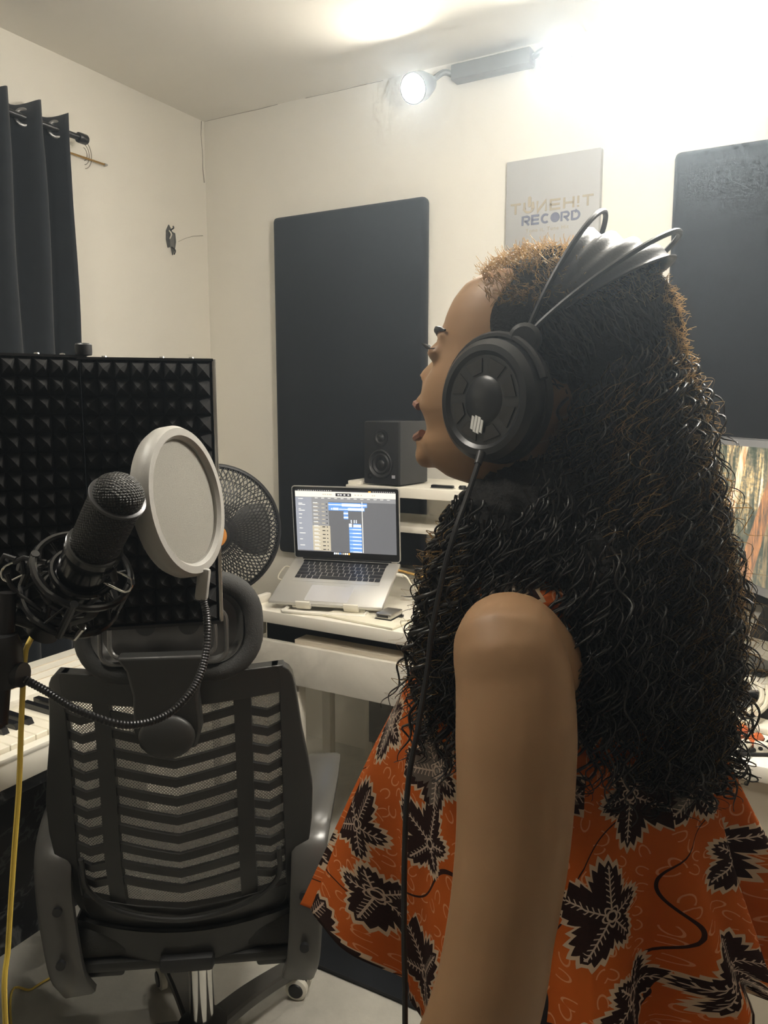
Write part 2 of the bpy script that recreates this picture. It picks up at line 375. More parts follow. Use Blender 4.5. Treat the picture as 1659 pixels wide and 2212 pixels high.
# canvas with the studio sign
cxa, cxb, cza, czb = -0.962, -0.648, 1.925, 2.209
sign = thing('wall_sign', 'white canvas sign with studio lettering hung high on the wall behind her head', 'sign', ((cxa+cxb)/2, Y0, cza))
MB().box(((cxa+cxb)/2, Y0-0.014, (cza+czb)/2), (cxb-cxa, 0.028, czb-cza), bev=0.003).build('canvas', mat('canvas_white', (0.44, 0.44, 0.435), 0.6, var=0.02, bump=0.1, bs=700), sign)
M['ink_gold'] = mat('gold_ink', (0.40, 0.34, 0.24), 0.6); M['ink_blue'] = mat('blue_ink', (0.16, 0.17, 0.24), 0.6)
SM = Matrix(((1, 0, 0, cxa), (0, 0, -1, Y0-0.0282), (0, 1, 0, cza), (0, 0, 0, 1)))
def line(text, x, z, h, width, m, w, name):
    tot = sum(L[c][1] for c in text) + 0.14*(len(text)-1); k = width/tot; cur = x
    for c in text:
        segs, adv = L[c]
        if segs:
            b = MB(); strokes(b, [[(p[0]*k/h, p[1]) for p in s] for s in segs], w, cur, z, h, SM); b.build('letter', m, sign, smooth=False)
        cur += (adv+0.14)*k
W_ = cxb-cxa
line('TUNEH!T', W_*.055, .112, .034, W_*.895, M['ink_gold'], .0066, 'letter')
line('REC', W_*.185, .073, .030, W_*.30, M['ink_blue'], .0068, 'letter')
line('RD', W_*.605, .073, .030, W_*.205, M['ink_blue'], .0068, 'letter')
MB().lathe([(.0035, 0), (.0155, 0), (.0155, .0016), (.0035, .0016)], 28, SM @ T(W_*.545, .088, 0)).build('letter', M['ink_blue'], sign, smooth=False)
b = MB(); b.prism(rrect(.011, .034, .0054), 0, .0018, SM @ T(W_*.265, .147, 0)); b.build('microphone_mark', M['ink_gold'], sign, smooth=False)
fc = bpy.data.curves.new('tagline', 'FONT'); fc.body = 'Tone it. Tune Hit'; fc.size = .0175; fc.extrude = .0005; fc.align_x = 'CENTER'; fc.space_character = 1.15
ft = bpy.data.objects.new('tagline_text', fc); COL.objects.link(ft); bpy.context.view_layer.update()
fme = bpy.data.meshes.new_from_object(ft.evaluated_get(bpy.context.evaluated_depsgraph_get())); bpy.data.objects.remove(ft)
fo = bpy.data.objects.new('tagline', fme); COL.objects.link(fo); fo.parent = sign; fme.materials.clear(); fme.materials.append(M['ink_gold'])
fo.matrix_local = T(*[-k for k in sign.location]) @ SM @ T(W_*.46, .049, .0006)

# broken wall box
hp = onX(367, 517, X0)
wb = thing('wall_box', 'broken electrical wall box with bare wires in the left wall', 'wall box', tuple(hp))
def wl(dy, dz, dx=0.0): return (X0+dx, hp.y+dy, hp.z+dz)
poly = [(-.035, .03), (-.01, .055), (.02, .03), (.045, .028), (.05, -.005), (.035, -.04), (.015, -.06), (.002, -.03), (-.025, -.035), (-.038, -.005)]
MB().prism(poly, 0.0, 0.004, Matrix(((0, 0, 1, X0), (.6, 0, 0, hp.y), (0, 1, 0, hp.z), (0, 0, 0, 1)))).build('broken_plaster', mat('broken_plaster', (0.10, 0.10, 0.095), 0.9, var=0.5, vs=90, bump=0.6, bs=150), wb, smooth=False)
MB().box((X0+.006, hp.y+.002, hp.z-.005), (.008, .022, .05)).build('box_plate', M['grey'], wb, smooth=False)
for a, bq, m in (((-.015, .03), (.012, .05), 'black'), ((.0, -.03), (.012, -.058), 'black'), ((-.012, .0), (-.02, .03), 'white_plastic')):
    MB().tube(smoothpath([wl(a[0]*.7, a[1], .008), wl((a[0]+bq[0])*.4, (a[1]+bq[1])/2, .022), wl(bq[0]*.7, bq[1], .012)], 5), .0028, 6).build('wire', M[m], wb)

# curtain, rod, net wire
CX = X0+0.10; rod_z = 2.287
rod = thing('curtain_rod', 'dark metal curtain rod with end cap on the left wall', 'curtain rod', (CX, 1.4, rod_z))
MB().cyl((CX, .35, rod_z), (CX, 1.872, rod_z), .010).build('pole', M['metal_dark'], rod)
MB().lathe([(0, 0), (.016, 0), (.017, .006), (.017, .03), (.013, .036), (0, .036)], 18, frame((CX, 1.862, rod_z), (0, 1, 0))).build('end_cap', M['metal_dark'], rod)
MB().tube([(X0, 1.79, rod_z-.045), (CX-.03, 1.79, rod_z-.035), (CX, 1.79, rod_z)], .006, 8).lathe([(.022, 0), (.02, .005), (0, .006)], 16, frame((X0, 1.79, rod_z-.045), (1, 0, 0))).build('bracket', M['metal_dark'], rod)
wr = thing('net_wire', 'thin brass net curtain wire below the curtain rod', 'wire', (X0+.03, 1.95, 2.15))
e0 = onX(228, 356, X0+.012)
MB().cyl((X0+.012, 1.2, e0.z), tuple(e0), .0035, n=8).build('wire_rod', M['gold'], wr)
MB().tube([(X0, e0.y+.004, e0.z), (X0+.014, e0.y+.004, e0.z), (X0+.014, e0.y-.006, e0.z)], .004, 8).build('hook', M['steel_grey'], wr)
b = MB()
for k in (0.02, .032, .044):
    b.tube([(X0+.0005, 1.965+k*math.cos(a)*.8, rod_z-.01+k*1.1*math.sin(a)) for a in np.linspace(-1.4, 1.4, 14)], .0016, 5)
b.build('plaster_ring', M['crack'], wall_left)
cur = thing('curtain', 'dark pleated curtain hung on grommets beside the bare left wall', 'curtain', (CX, 1.4, 0))
per = .118; rows = []
for z in np.linspace(0.04, 2.335, 26):
    row = []
    for y in np.linspace(.55, 1.80, 150):
        s = math.sin(2*PI*(y-1.80)/per + 1.1); k = .036 + .006*math.sin(z*2.1+y*9); lean = (2.33-z)*.012
        row.append((CX + k*s*(0.92 if z > 2.2 else 1.0) + .004*math.sin(9*z+y*20), y+lean*math.sin(y*7)*.5+(2.33-z)*.004, z + (.012*math.sin(2*PI*(y-1.8)/per*1.0+.2) if z > 2.3 else 0)))
    rows.append(row)
co = MB().grid(rows).build('cloth', M['curtain'], cur, auto=0)
sm = co.modifiers.new('thickness', 'SOLIDIFY'); sm.thickness = .0025
gr = MB().tube([(.024*math.cos(a), .024*math.sin(a), 0) for a in np.linspace(0, 2*PI, 24, endpoint=False)], .0055, 8, closed=True)
gfirst = None
for i in range(0, 16, 2):
    y = 1.80 + (-1.1 - PI*i)/(2*PI)*per
    if y < 0.9: break
    mloc = (T(CX, y, rod_z) @ RZ(.85) @ RX(PI/2))
    if gfirst is None:
        o = gr.build('grommet', M['steel_grey'], cur, W=mloc)
        gfirst = MB(); gfirst.v = gr.v; gfirst.f = gr.f; gfirst.mi = gr.mi
    else: gfirst.build('grommet', M['steel_grey'], cur, W=mloc)

# ------------------------------------------------------------------ spot lamps at the top of the back wall
def bulb_mat(name, s): 
    t = NT(name); t.b.inputs['Emission Color'].default_value = (*LAMP_COL, 1); t.b.inputs['Emission Strength'].default_value = s; t.b.inputs['Base Color'].default_value = (.9, .9, .9, 1); return t.m
def spot_fixture(heads, bar, label):
    t = thing('spotlight_bar', label, 'spotlight', (heads[0][0].x, Y0, HC-.1), group='wall spotlights')
    z = bar[2]
    MB().box(((bar[0]+bar[1])/2, Y0-.028, z), (bar[1]-bar[0], .055, .05), bev=.006).build('mounting_bar', M['grey'], t)
    for (p, ax, s, r) in heads:
        ax = Vector(ax).normalized(); fr = frame(p, ax)
        MB().lathe([(.0, -.085), (.024, -.085), (.03, -.07), (r+.009, -.012), (r+.012, r*1.22), (r+.007, r*1.22), (r+.004, -.012), (.028, -.06), (0, -.062)], 28, fr).build('lamp_head', M['grey'], t)
        MB().lathe([(r*math.sin(a), -r*math.cos(a)) for a in np.linspace(.32, PI, 16)], 28, fr @ T(0, 0, .006)).build('bulb', bulb_mat('lit_bulb', s), t)
        bx = min(max(p.x, bar[0]), bar[1]); q = p - ax*.075
        MB().tube(smoothpath([q, (q.x*.4+bx*.6, Y0-.05, (q.z+z)/2+.02), (bx, Y0-.03, z)], 5), .010, 10).build('swivel_arm', M['grey'], t)
    return t
spot_fixture([(Vector((-1.235, 2.45, 2.46)), (-.05, -.90, -.43), LAMP_SIDE, .037), (Vector((-0.758, 2.45, 2.452)), (0.05, -.90, -.43), LAMP_SIDE, .039)], (-1.16, -.88, 2.52), 'wall spotlight bar with two lit globe bulbs above the white canvas sign')
gc = VP(1505, 60, 1.15); GW = VW(*gc)
pd = thing('pendant_lamp', 'dazzling round globe lamp hanging at the top right, in front of the back wall', 'pendant lamp', (GW.x, GW.y, GW.z))
MB().lathe([(.108*math.sin(a), -.108*math.cos(a)) for a in np.linspace(0, PI-.22, 22)], 40, T(*GW)).build('globe', bulb_mat('lit_globe', LAMP_MAIN), pd)
MB().lathe([(0, .102), (.03, .102), (.03, .130), (.012, .140), (0, .140)], 24, T(*GW)).build('cap', M['metal_dark'], pd)
MB().tube([(GW.x, GW.y, GW.z+.135), (GW.x, GW.y, HC-.02)], .004, 8).build('cord', M['black'], pd)
MB().lathe([(0, 0), (.05, 0), (.05, -.012), (.02, -.03), (0, -.03)], 26, T(GW.x, GW.y, HC)).build('ceiling_rose', M['white_plastic'], pd)

CLP = VW(-.75, .80, HC)  # fill source added out of view to light the left side
cl = thing('ceiling_lamp', 'flat round ceiling lamp over the office chair', 'ceiling lamp', tuple(CLP))
MB().lathe([(0, 0), (.15, 0), (.15, -.03), (.135, -.04), (.135, -.02), (0, -.02)], 36, T(*CLP)).build('housing', M['white_plastic'], cl)
MB().lathe([(0, -.021), (.13, -.021), (.12, -.044), (0, -.05)], 36, T(*CLP)).build('diffuser', bulb_mat('lit_diffuser', LAMP_FILL), cl)
# ------------------------------------------------------------------ laptop desk
DZ = .79; DY = 1.80; DX0, DX1 = -1.50, -.40
dk = thing('desk', 'white two tier desk under the laptop with marbled drawer front', 'desk', ((DX0+DX1)/2, 2.1, 0))
MB().box(((DX0+DX1)/2, (DY+2.56)/2, DZ-.019), (DX1-DX0, 2.56-DY, .038), bev=.004).build('desk_top', M['white'], dk)
MB().box((DX0+.012, DY+.05, DZ+.012), (.022, .12, .026), bev=.004).build('cable_lip', M['white'], dk)
MB().box(((DX0+DX1)/2, DY+.012, .635), (DX1-DX0-.002, .022, .125), bev=.003).build('drawer_front', M['white_marble'], dk)
MB().box(((DX0+DX1)/2, DY+.2, .575), (DX1-DX0-.04, .36, .016)).build('drawer_floor', M['white'], dk)
MB().box(((DX0+DX1)/2+.08, DY+.045, .704), (DX1-DX0-.20, .06, .012)).build('keyboard_tray', M['cream_panel'], dk)
MB().box(((DX0+DX1)/2, DY+.10, .70), (DX1-DX0-.03, .012, .10)).build('gap_panel', M['black_matte'], dk, smooth=False)  # black board added to imitate shade inside the desk gap
MB().box(((DX0+DX1)/2, 2.5, .42), (DX1-DX0-.08, .018, .66)).build('back_panel', M['grey_marble'], dk)
for x in (DX0+.02, DX1-.02):
    MB().box((x, DY+.05, .735), (.03, .03, .075)).build('spacer_post', M['white'], dk, smooth=False)
for x, y in ((DX0+.03, DY+.42), (DX0+.03, 2.52), (DX1-.03, DY+.06), (DX1-.03, 2.52), (DX0+.17, DY+.04)):
    MB().box((x, y, .2835), (.035, .035, .567), bev=.003).build('leg', M['white'], dk)
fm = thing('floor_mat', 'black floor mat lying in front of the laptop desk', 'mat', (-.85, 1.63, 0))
MB().box((-.85, 1.633, .004), (.98, .35, .008), bev=.003).build('carpet', M['black_cloth'], fm)  # dark sheet standing in for the desk's shadow on the floor
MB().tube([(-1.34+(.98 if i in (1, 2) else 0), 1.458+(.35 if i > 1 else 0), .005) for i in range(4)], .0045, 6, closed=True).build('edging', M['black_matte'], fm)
# shelf unit on the desk
sh = thing('desk_shelf', 'white two shelf riser standing at the back of the laptop desk', 'shelf', (-.9, 2.3, DZ))
for z, y0, th in ((1.143, 2.17, .034), (1.010, 2.22, .022)):
    MB().box((-.93, (y0+2.5)/2, z-th/2), (.86, 2.5-y0, th), bev=.003).build('shelf_board', M['white'], sh)
for x, z in ((-1.34, .97), (-.52, .97)):
    MB().box((x, 2.38, (DZ+1.109)/2), (.02, .2, 1.109-DZ)).build('side_panel', M['white'], sh, smooth=False)
MB().box((-1.335, 2.235, 1.149), (.05, .1, .012), RZ(0), bev=.002).build('riser_pad', M['white'], sh)
# speaker
sp = thing('studio_speaker', 'small black studio monitor speaker on the white shelf riser', 'speaker', (-1.215, 2.262, 1.143), math.radians(-4))
SW = T(-1.222, 2.262, 1.143) @ RZ(math.radians(-6))
MB().box((0, .01, .107), (.142, .165, .206), bev=.004).build('cabinet', M['speaker'], sp, W=SW)
MB().box((0, -.076, .107), (.139, .010, .203), bev=.004).build('front_baffle', M['black_matte'], sp, W=SW)
FR = RX(PI/2)
MB().lathe([(.047, 0), (.047, .005), (.043, .007), (.039, .003), (.035, .001), (.030, .004), (.016, -.004), (.013, .0), (.008, .004), (0, .005)], 32, SW @ T(0, -.081, .072) @ FR).build('woofer', M['black'], sp)
MB().lathe([(.028, 0), (.028, .003), (.02, .003), (.013, -.002), (.011, .002), (.006, .006), (0, .007)], 28, SW @ T(0, -.081, .158) @ FR).build('tweeter', M['black'], sp)
MB().box((.05, -.082, .032), (.012, .002, .010)).build('badge', mat('silver_badge', (.6, .6, .66), .3, metal=.5), sp, W=SW, smooth=False)
MB().box((-.045, -.082, .03), (.016, .004, .016), bev=.002).build('volume_knob', M['black_gloss'], sp, W=SW)
# small things on the riser
ph = thing('remote_control', 'small black remote with silver edge lying on the top riser shelf', 'remote', (-1.02, 2.20, 1.143))
MB().box((-1.02, 2.205, 1.149), (.075, .022, .011), bev=.004).build('body', M['black_gloss'], ph)
MB().box((-1.02, 2.205, 1.1445), (.078, .025, .0025), bev=.001).build('edge', M['metal'], ph)
ea = thing('ear_plug', 'little dark round adapter next to the remote on the riser shelf', 'adapter', (-.955, 2.215, 1.143))
MB().lathe([(0, 0), (.012, 0), (.014, .006), (.01, .012), (0, .013)], 18, T(-.955, 2.215, 1.143)).build('cap', M['black_gloss'], ea)
MB().tube([(-.945, 2.215, 1.148), (-.93, 2.22, 1.147), (-.918, 2.23, 1.147)], .004, 8).build('plug', M['metal'], ea)
bxx = thing('audio_box', 'small dark box on the lower riser shelf', 'box', (-.92, 2.28, 1.010))
MB().box((-.89, 2.28, 1.032), (.11, .08, .042), bev=.004).build('case', M['black'], bxx)
MB().box((-.89, 2.239, 1.032), (.095, .003, .03), bev=.001).build('face_plate', M['grey'], bxx)
for k, x in enumerate((-.92, -.89, -.86)):
    MB().cyl((x, 2.240, 1.032), (x, 2.228, 1.032), .007, n=14).build('knob', M['metal_dark'], bxx)
cb = MB().tube(smoothpath([(-1.10, 2.46, 1.11), (-1.102, 2.465, 1.05), (-1.098, 2.47, .95), (-1.08, 2.47, .84), (-1.05, 2.46, .795)], 6), .003, 6).build('hanging_cable', M['gold']); tag(cb, 'thin brown cable hanging behind the riser shelves', 'cable')

# laptop on its stand
FLp = Vector((-1.4198, 1.816, .8172)); lrot = .2563; lw, ld, tilt, lh, lean = .3598, .2487, .3592, .2435, -.0916
LB = T(*FLp) @ RZ(lrot) @ RX(tilt)                     # base frame: x along the front edge, y to the hinge
lp = thing('laptop', 'open silver laptop showing a recording timeline on the white desk', 'laptop', (-1.30, 1.95, DZ))
base = MB().box((lw/2, ld/2, -.007), (lw, ld, .014), bev=.005, seg=3).build('base', M['alu'], lp, W=LB)
MB().prism(rrect(.137, .085, .005), -.0002, .0004, LB @ T(lw/2, .055, 0)).build('trackpad', mat('trackpad_glass', (.60, .595, .60), .22, metal=.2), base)
MB().prism(rrect(.285, .112, .004), -.0002, .0006, LB @ T(lw/2, .170, 0)).build('keyboard_well', M['alu'], base)
MB().box((lw/2, .2345, .0008), (.285, .010, .0012)).build('touch_bar', M['black_gloss'], base, W=LB, smooth=False)
rowsK = [(14, [1]*13+[1.4]), (14, [1.4]+[1]*13), (13, [1.7]+[1]*11+[1.7]), (12, [2.2]+[1]*10+[2.2]), (11, [1, 1, 1, 1.25, 5.1, 1.25, 1, 1, 1, 1])]
kcache = {}
for ri, (_, ws) in enumerate(rowsK):
    tot = sum(ws); unit = .281/tot; x = (lw-.281)/2; yk = .218 - ri*.0195
    for wv in ws:
        wk = wv*unit
        key = round(wk, 4)
        Mloc = PWORLD[lp.name].inverted() @ LB @ T(x+wk/2, yk, .0006)
        if key not in kcache:
            mb = MB().box((0, 0, .0008), (wk-.0028, .0165, .0020), bev=.0006, seg=1)
            me = mb.mesh('key'); me.materials.append(M['key']); kcache[key] = me
        o = bpy.data.objects.new('key', kcache[key]); COL.objects.link(o); o.parent = base; o.matrix_local = Mloc; PWORLD[o.name] = PWORLD[lp.name]
        x += wk
LL = T(*FLp) @ RZ(lrot) @ T(0, ld*math.cos(tilt), ld*math.sin(tilt)) @ RX(PI/2-lean)   # lid frame: x right, y up the lid, z to the viewer
lid = MB().prism(rrect(lw, lh, .010, 6), -.006, 0, LL @ T(lw/2, lh/2, 0)).build('lid', M['alu'], lp)
MB().prism(rrect(lw-.006, lh-.006, .008, 6), -.0005, .0006, LL @ T(lw/2, lh/2, 0)).build('bezel', M['black_gloss'], lid)
MB().cyl((.03, 0, -.003), (lw-.03, 0, -.003), .006, n=12).build('hinge', M['black_gloss'], lp, W=LL)
# picture on the screen
sx0, sx1, sy0, sy1 = .012, lw-.012, .026, lh-.012
SCM = [emis('screen_dark', (.085, .085, .088), 1), emis('screen_cream', (.56, .52, .44), 1), emis('screen_blue', (.10, .23, .52), 1), emis('screen_wave', (.62, .70, .86), 1),
       emis('screen_tan', (.34, .30, .22), 1), emis('screen_grey', (.17, .17, .17), 1), emis('screen_black', (.012, .012, .015), 1), emis('screen_orange', (.9, .35, .05), 1), emis('screen_pale', (.20, .21, .235), 1), emis('screen_line', (.55, .54, .50), 1)]
scb = MB(); layer = [0]
def sr(x0, y0, x1, y1, m):
    layer[0] += 1; z = .0007 + layer[0]*.000004
    X = lambda u: sx0+(sx1-sx0)*u; Y = lambda v: sy1-(sy1-sy0)*v
    scb.add([(X(x0), Y(y1), z), (X(x1), Y(y1), z), (X(x1), Y(y0), z), (X(x0), Y(y0), z)], [(0, 1, 2, 3)], None, m)
sr(0, 0, 1, 1, 0); sr(0, 0, 1, .022, 6); sr(0, .024, 1, .115, 1); sr(.41, .045, .565, .095, 6)
for x in (.43, .455, .49, .53): sr(x, .06, x+.018, .08, 9)
for x in (.28, .30, .325, .345, .36, .60, .63, .66, .77, .79): sr(x, .062, x+.012, .078, 4)
sr(.735, .003, .76, .02, 7)
for i in range(16): sr(.03+i*.022, .006, .04+i*.022, .014, 9)
for i in range(11): sr(.78+i*.02, .006, .788+i*.02, .014, 9)
sr(0, .118, 1, .185, 5); sr(0, .118, .165, .985, 8); sr(.165, .185, .335, .575, 5); sr(.165, .575, .345, .985, 4)
for i in range(12): sr(.2+i*.065, .125, .23+i*.065, .135, 9)
for i, y in enumerate((.14, .215, .235, .305, .33, .39, .45, .54, .62, .70, .80, .90)): sr(.03, y, .05+.05*random.random(), y+.012, 9)
for i in range(13):
    y = .2+i*.0615; sr(.18, y, .225, y+.012, 9); sr(.18, y+.022, .24, y+.030, 4 if i < 6 else 1); sr(.265, y+.018, .295, y+.032, 4 if i < 6 else 6); sr(.31, y+.018, .322, y+.032, 6)
sr(.335, .195, .72, .262, 2); sr(.335, .222, .47, .236, 3); sr(.47, .208, .655, .252, 3); sr(.655, .22, .715, .24, 3)
sr(.335, .264, .695, .322, 2); sr(.36, .285, .375, .31, 3); sr(.38, .278, .435, .312, 3); sr(.44, .290, .53, .304, 3); sr(.53, .275, .69, .312, 3)
for y in (.33, .395): sr(.485, y, .53, y+.06, 2); sr(.485, y+.022, .53, y+.045, 3)
for x in (.555, .585, .605): sr(x, .465, x+.008, .515, 3)
sr(.535, .525, .565, .58, 3); sr(.578, .525, .655, .58, 3); sr(.578, .525, .655, .54, 2)
for i in range(7):
    y = .582+i*.0605; sr(.535, y, .66, min(.99, y+.058), 2); sr(.57, y+.028, .658, y+.044, 3); sr(.54, y+.033, .57, y+.039, 3)
sr(.667, .17, .674, .99, 9)
scb.build('screen_picture', SCM, lid, W=LL, smooth=False)
dock = MB()
for i in range(9): dock.add([(sx0+.125+i*.0062+a, .0185+c, .0009) for a, c in ((0, 0), (.0048, 0), (.0048, .006), (0, .006))], [(0, 1, 2, 3)], None, [3, 9, 1, 2, 8, 4, 1, 9, 7][i])
dock.build('screen_dock', SCM, lid, W=LL, smooth=False)
# white laptop stand
ls = thing('laptop_stand', 'white folding stand with two front clips under the laptop', 'laptop stand', (-1.28, 1.9, DZ))
for x in (.115, .265):
    b = MB(); b.box((x, .0, -.010), (.046, .012, .018), bev=.003).box((x, -.006, -.002), (.046, .006, .022), bev=.002); b.build('front_clip', M['white_plastic'], ls, W=LB)
for x in (.085, .295): MB().box((x, .11, -.020), (.022, .21, .008), bev=.002).build('rail', M['white_plastic'], ls, W=LB)
LG = T(FLp.x, FLp.y, DZ) @ RZ(lrot)
MB().tube(smoothpath([(.06, -.02, .006), (.08, -.03, .006), (.29, -.03, .006), (.31, -.02, .006)], 4) + [(.31, .2, .006), (.06, .2, .006)], .006, 8, closed=True).build('foot_loop', M['white_plastic'], ls, W=LG)
for x in (.085, .295): MB().tube([(x, .19, .012), (x, .175, .075)], .007, 8).build('strut', M['white_plastic'], ls, W=LG)
# small stuff on the desk
pl = thing('charger_plug', 'white cable plug at the right side of the laptop', 'cable', (-1.02, 2.0, DZ))
MB().tube(smoothpath([LB @ Vector((lw+.002, .19, -.006)), LB @ Vector((lw+.03, .185, -.008)), LB @ Vector((lw+.06, .16, -.03)), (-.95, 2.02, .81), (-.90, 1.99, DZ+.006)], 5), .0035, 8).build('cord', M['white_cable'], pl)
MB().cyl(LB @ Vector((lw, .19, -.006)), LB @ Vector((lw+.022, .187, -.007)), .006, n=10).build('plug', M['white_plastic'], pl)
p2 = MB().tube(smoothpath([LB @ Vector((lw, .215, -.006)), (-1.0, 2.12, .87), (-.94, 2.16, .89), (-.86, 2.15, .86), (-.80, 2.18, .80)], 6), .004, 8).build('yellow_lead', M['gold']); tag(p2, 'yellow lead running right from the laptop towards her hair', 'cable')
p3 = MB().tube(smoothpath([(-1.0, 2.02, DZ+.02), (-.95, 2.08, .83), (-.88, 2.09, .84), (-.80, 2.10, .80)], 6), .0045, 8).build('orange_lead', M['orange_cable']); tag(p3, 'short orange lead on the desk beside the laptop', 'cable')
p4 = MB().tube(smoothpath([LB @ Vector((0, .2, -.006)), LB @ Vector((-.02, .2, -.008)), LB @ Vector((-.035, .17, -.03)), (-1.475, 1.99, .83), (-1.455, 1.93, DZ+.004)], 6), .0025, 8).build('white_lead', M['white_cable']); tag(p4, 'thin white lead leaving the left side of the laptop', 'cable')
hub = thing('card_reader', 'silver and black card reader on the desk right of the laptop', 'card reader', (-1.05, 1.9, DZ))
MB().box((-1.045, 1.90, DZ+.016), (.05, .075, .016), T(0, 0, 0), bev=.003).build('case', M['metal'], hub)
MB().box((-1.045, 1.90, DZ+.004), (.056, .08, .008), bev=.002).build('foot', M['black'], hub)
MB().box((-1.045, 1.8615, DZ+.017), (.034, .003, .007)).build('slot', M['black_gloss'], hub, smooth=False)
bg = thing('plastic_packet', 'crumpled clear plastic packet on the desk in front of the riser', 'packet', (-.90, 1.93, DZ))
rows = [[(-.96+.012*i, 1.86+.011*j, DZ+.004+.028*max(0, math.sin(PI*i/10))*max(0, math.sin(PI*j/12))*(0.7+.6*random.random())) for i in range(11)] for j in range(13)]
MB().grid(rows).build('film', M['plastic_bag'], bg, auto=20).modifiers.new('thickness', 'SOLIDIFY').thickness = .001
MB().box((-.90, 1.925, DZ+.003), (.08, .1, .004)).build('card', M['paper'], bg, smooth=False)
nt = tag(MB().box((0, 0, .004), (.25, .10, .006), bev=.001).build('paper_pad', M['paper'], W=T(-1.10, 1.865, DZ) @ RZ(-.10)), 'cream paper pad on the desk under the front of the laptop', 'paper')

# ------------------------------------------------------------------ right hand desk with monitor and clutter
RZ_ = .76
rd = thing('work_desk', 'cream topped desk on the right carrying the forest monitor and cables', 'desk', (.2, 1.9, 0))
MB().box((.18, 1.985, RZ_-.016), (.90, 1.03, .032), bev=.004).build('desk_top', M['white'], rd)
MB().box((.18, 1.50, .37), (.86, .02, .72)).build('front_panel', M['cream_panel'], rd, smooth=False)
for x in (-.24, .60): MB().box((x, 2.0, .364), (.025, .96, .728)).build('side_panel', M['cream_panel'], rd, smooth=False)
def forest():
    t = NT('forest_picture'); c = t.coord('UV'); v = t.mapv(c, (26, 2.2, 1)); a = t.noise(1.0, 4, v, .65, .6); g = t.noise(38, 3, c)
    col = t.ramp(t.ma('ADD', t.ma('MULTIPLY', a, .75), t.ma('MULTIPLY', g, .25)), [(.34, (.012, .02, .018)), (.45, (.06, .07, .045)), (.53, (.16, .14, .09)), (.60, (.55, .38, .16)), (.68, (.62, .58, .50)), (.76, (.35, .45, .62))])
    sy = t.n('ShaderNodeSeparateXYZ'); t.t.links.new(c, sy.inputs[0]); dark = t.ma('ADD', .25, t.ma('MULTIPLY', sy.outputs[1], .9), clamp=True)
    t.b.inputs['Base Color'].default_value = (.01, .01, .01, 1); t.b.inputs['Roughness'].default_value = .3
    t.set(t.b.inputs['Emission Color'], t.mix(dark, (.05, .06, .05), col)); t.b.inputs['Emission Strength'].default_value = .95; t.m.cycles.emission_sampling = 'NONE'; return t.m
def trunk_mat(name, c1, c2):
    t = NT(name); c = t.coord('UV'); a = t.noise(1, 4, t.mapv(c, (60, 5, 1)), .7); t.b.inputs['Base Color'].default_value = (.01, .01, .01, 1)
    t.set(t.b.inputs['Emission Color'], t.ramp(a, [(.35, c1), (.65, c2)])); t.b.inputs['Emission Strength'].default_value = .9; t.m.cycles.emission_sampling = 'NONE'; return t.m
mA = VW(.76, 1.86, 0); mB = VW(.79, 1.59, 0); mdir = (mB-mA); mdir.z = 0; mdir.normalize()
MW, MH = .54, .325
zax = mdir.cross(Vector((0, 0, 1))); 
MM = Matrix(((mdir.x, 0, zax.x, mA.x), (mdir.y, 0, zax.y, mA.y), (0, 1, 0, 1.006), (0, 0, 0, 1)))
mon = thing('monitor', 'flat monitor showing a sunlit forest on the right desk', 'monitor', (mA.x+mdir.x*.27, mA.y+mdir.y*.27, RZ_))
MB().prism(rrect(MW, MH, .006), -.03, -.001, MM @ T(MW/2, MH/2, 0)).build('housing', M['bezel'], mon)
MB().prism(rrect(MW-.004, MH-.004, .005), -.002, .002, MM @ T(MW/2, MH/2, 0)).build('bezel', mat('bezel_grey', (.20, .20, .205), .35), mon)
def uvquad(pts, uvs): return pts, uvs
pic = MB(); ib, jb = .014, .020
X = lambda u: ib+(MW-2*ib)*u
Yv = lambda v: jb+(MH-jb-.016)*v
polys = [([(0, 0), (1, 0), (1, 1), (0, 1)], 0, .0022)]
def trunk(u0, u1, w0, w1, m, z): polys.append(([(u0-w0, 0), (u0+w0, 0), (u1+w1, 1), (u1-w1, 1)], m, z))
trunk(.20, .36, .035, .022, 1, .0026); trunk(.40, .62, .055, .035, 2, .0027); trunk(.74, .80, .05, .04, 1, .0026); trunk(.93, .90, .03, .02, 2, .0026); trunk(.03, .03, .014, .010, 1, .0025)
trunk(.12, .15, .010, .007, 3, .0025); trunk(.28, .26, .012, .008, 3, .0024); trunk(.55, .53, .014, .01, 3, .0024); trunk(.66, .67, .012, .01, 3, .0024)
polys.append(([(.235+.028*math.cos(a), .30+.07*math.sin(a)*(1+.3*math.cos(3*a))) for a in np.linspace(0, 2*PI, 12, endpoint=False)], 4, .0029))
puv = []
for pts, m, z in polys:
    pic.add([(X(u), Yv(v), z) for u, v in pts], [tuple(range(len(pts)))], None, m); puv += pts
po = pic.build('screen_picture', [forest(), trunk_mat('sunlit_trunk', (.50, .20, .06), (.85, .70, .48)), trunk_mat('shaded_trunk', (.07, .06, .05), (.45, .20, .08)), trunk_mat('far_trunk', (.05, .05, .035), (.30, .22, .12)), emis('yellow_leaves', (.85, .62, .03), 1)], mon, W=MM, smooth=False)
ul = po.data.uv_layers.new(name='UVMap')
for lpz in po.data.loops: ul.data[lpz.index].uv = puv[lpz.vertex_index]
nk0 = MM @ Vector((MW/2, .12, -.03)); mc = MM @ Vector((MW/2, 0, -.15))
MB().tube(smoothpath([nk0, MM @ Vector((MW/2, .06, -.08)), (mc.x, mc.y, RZ_+.12), (mc.x, mc.y, RZ_+.012)], 6), .018, 14).build('stand_neck', M['bezel'], mon)
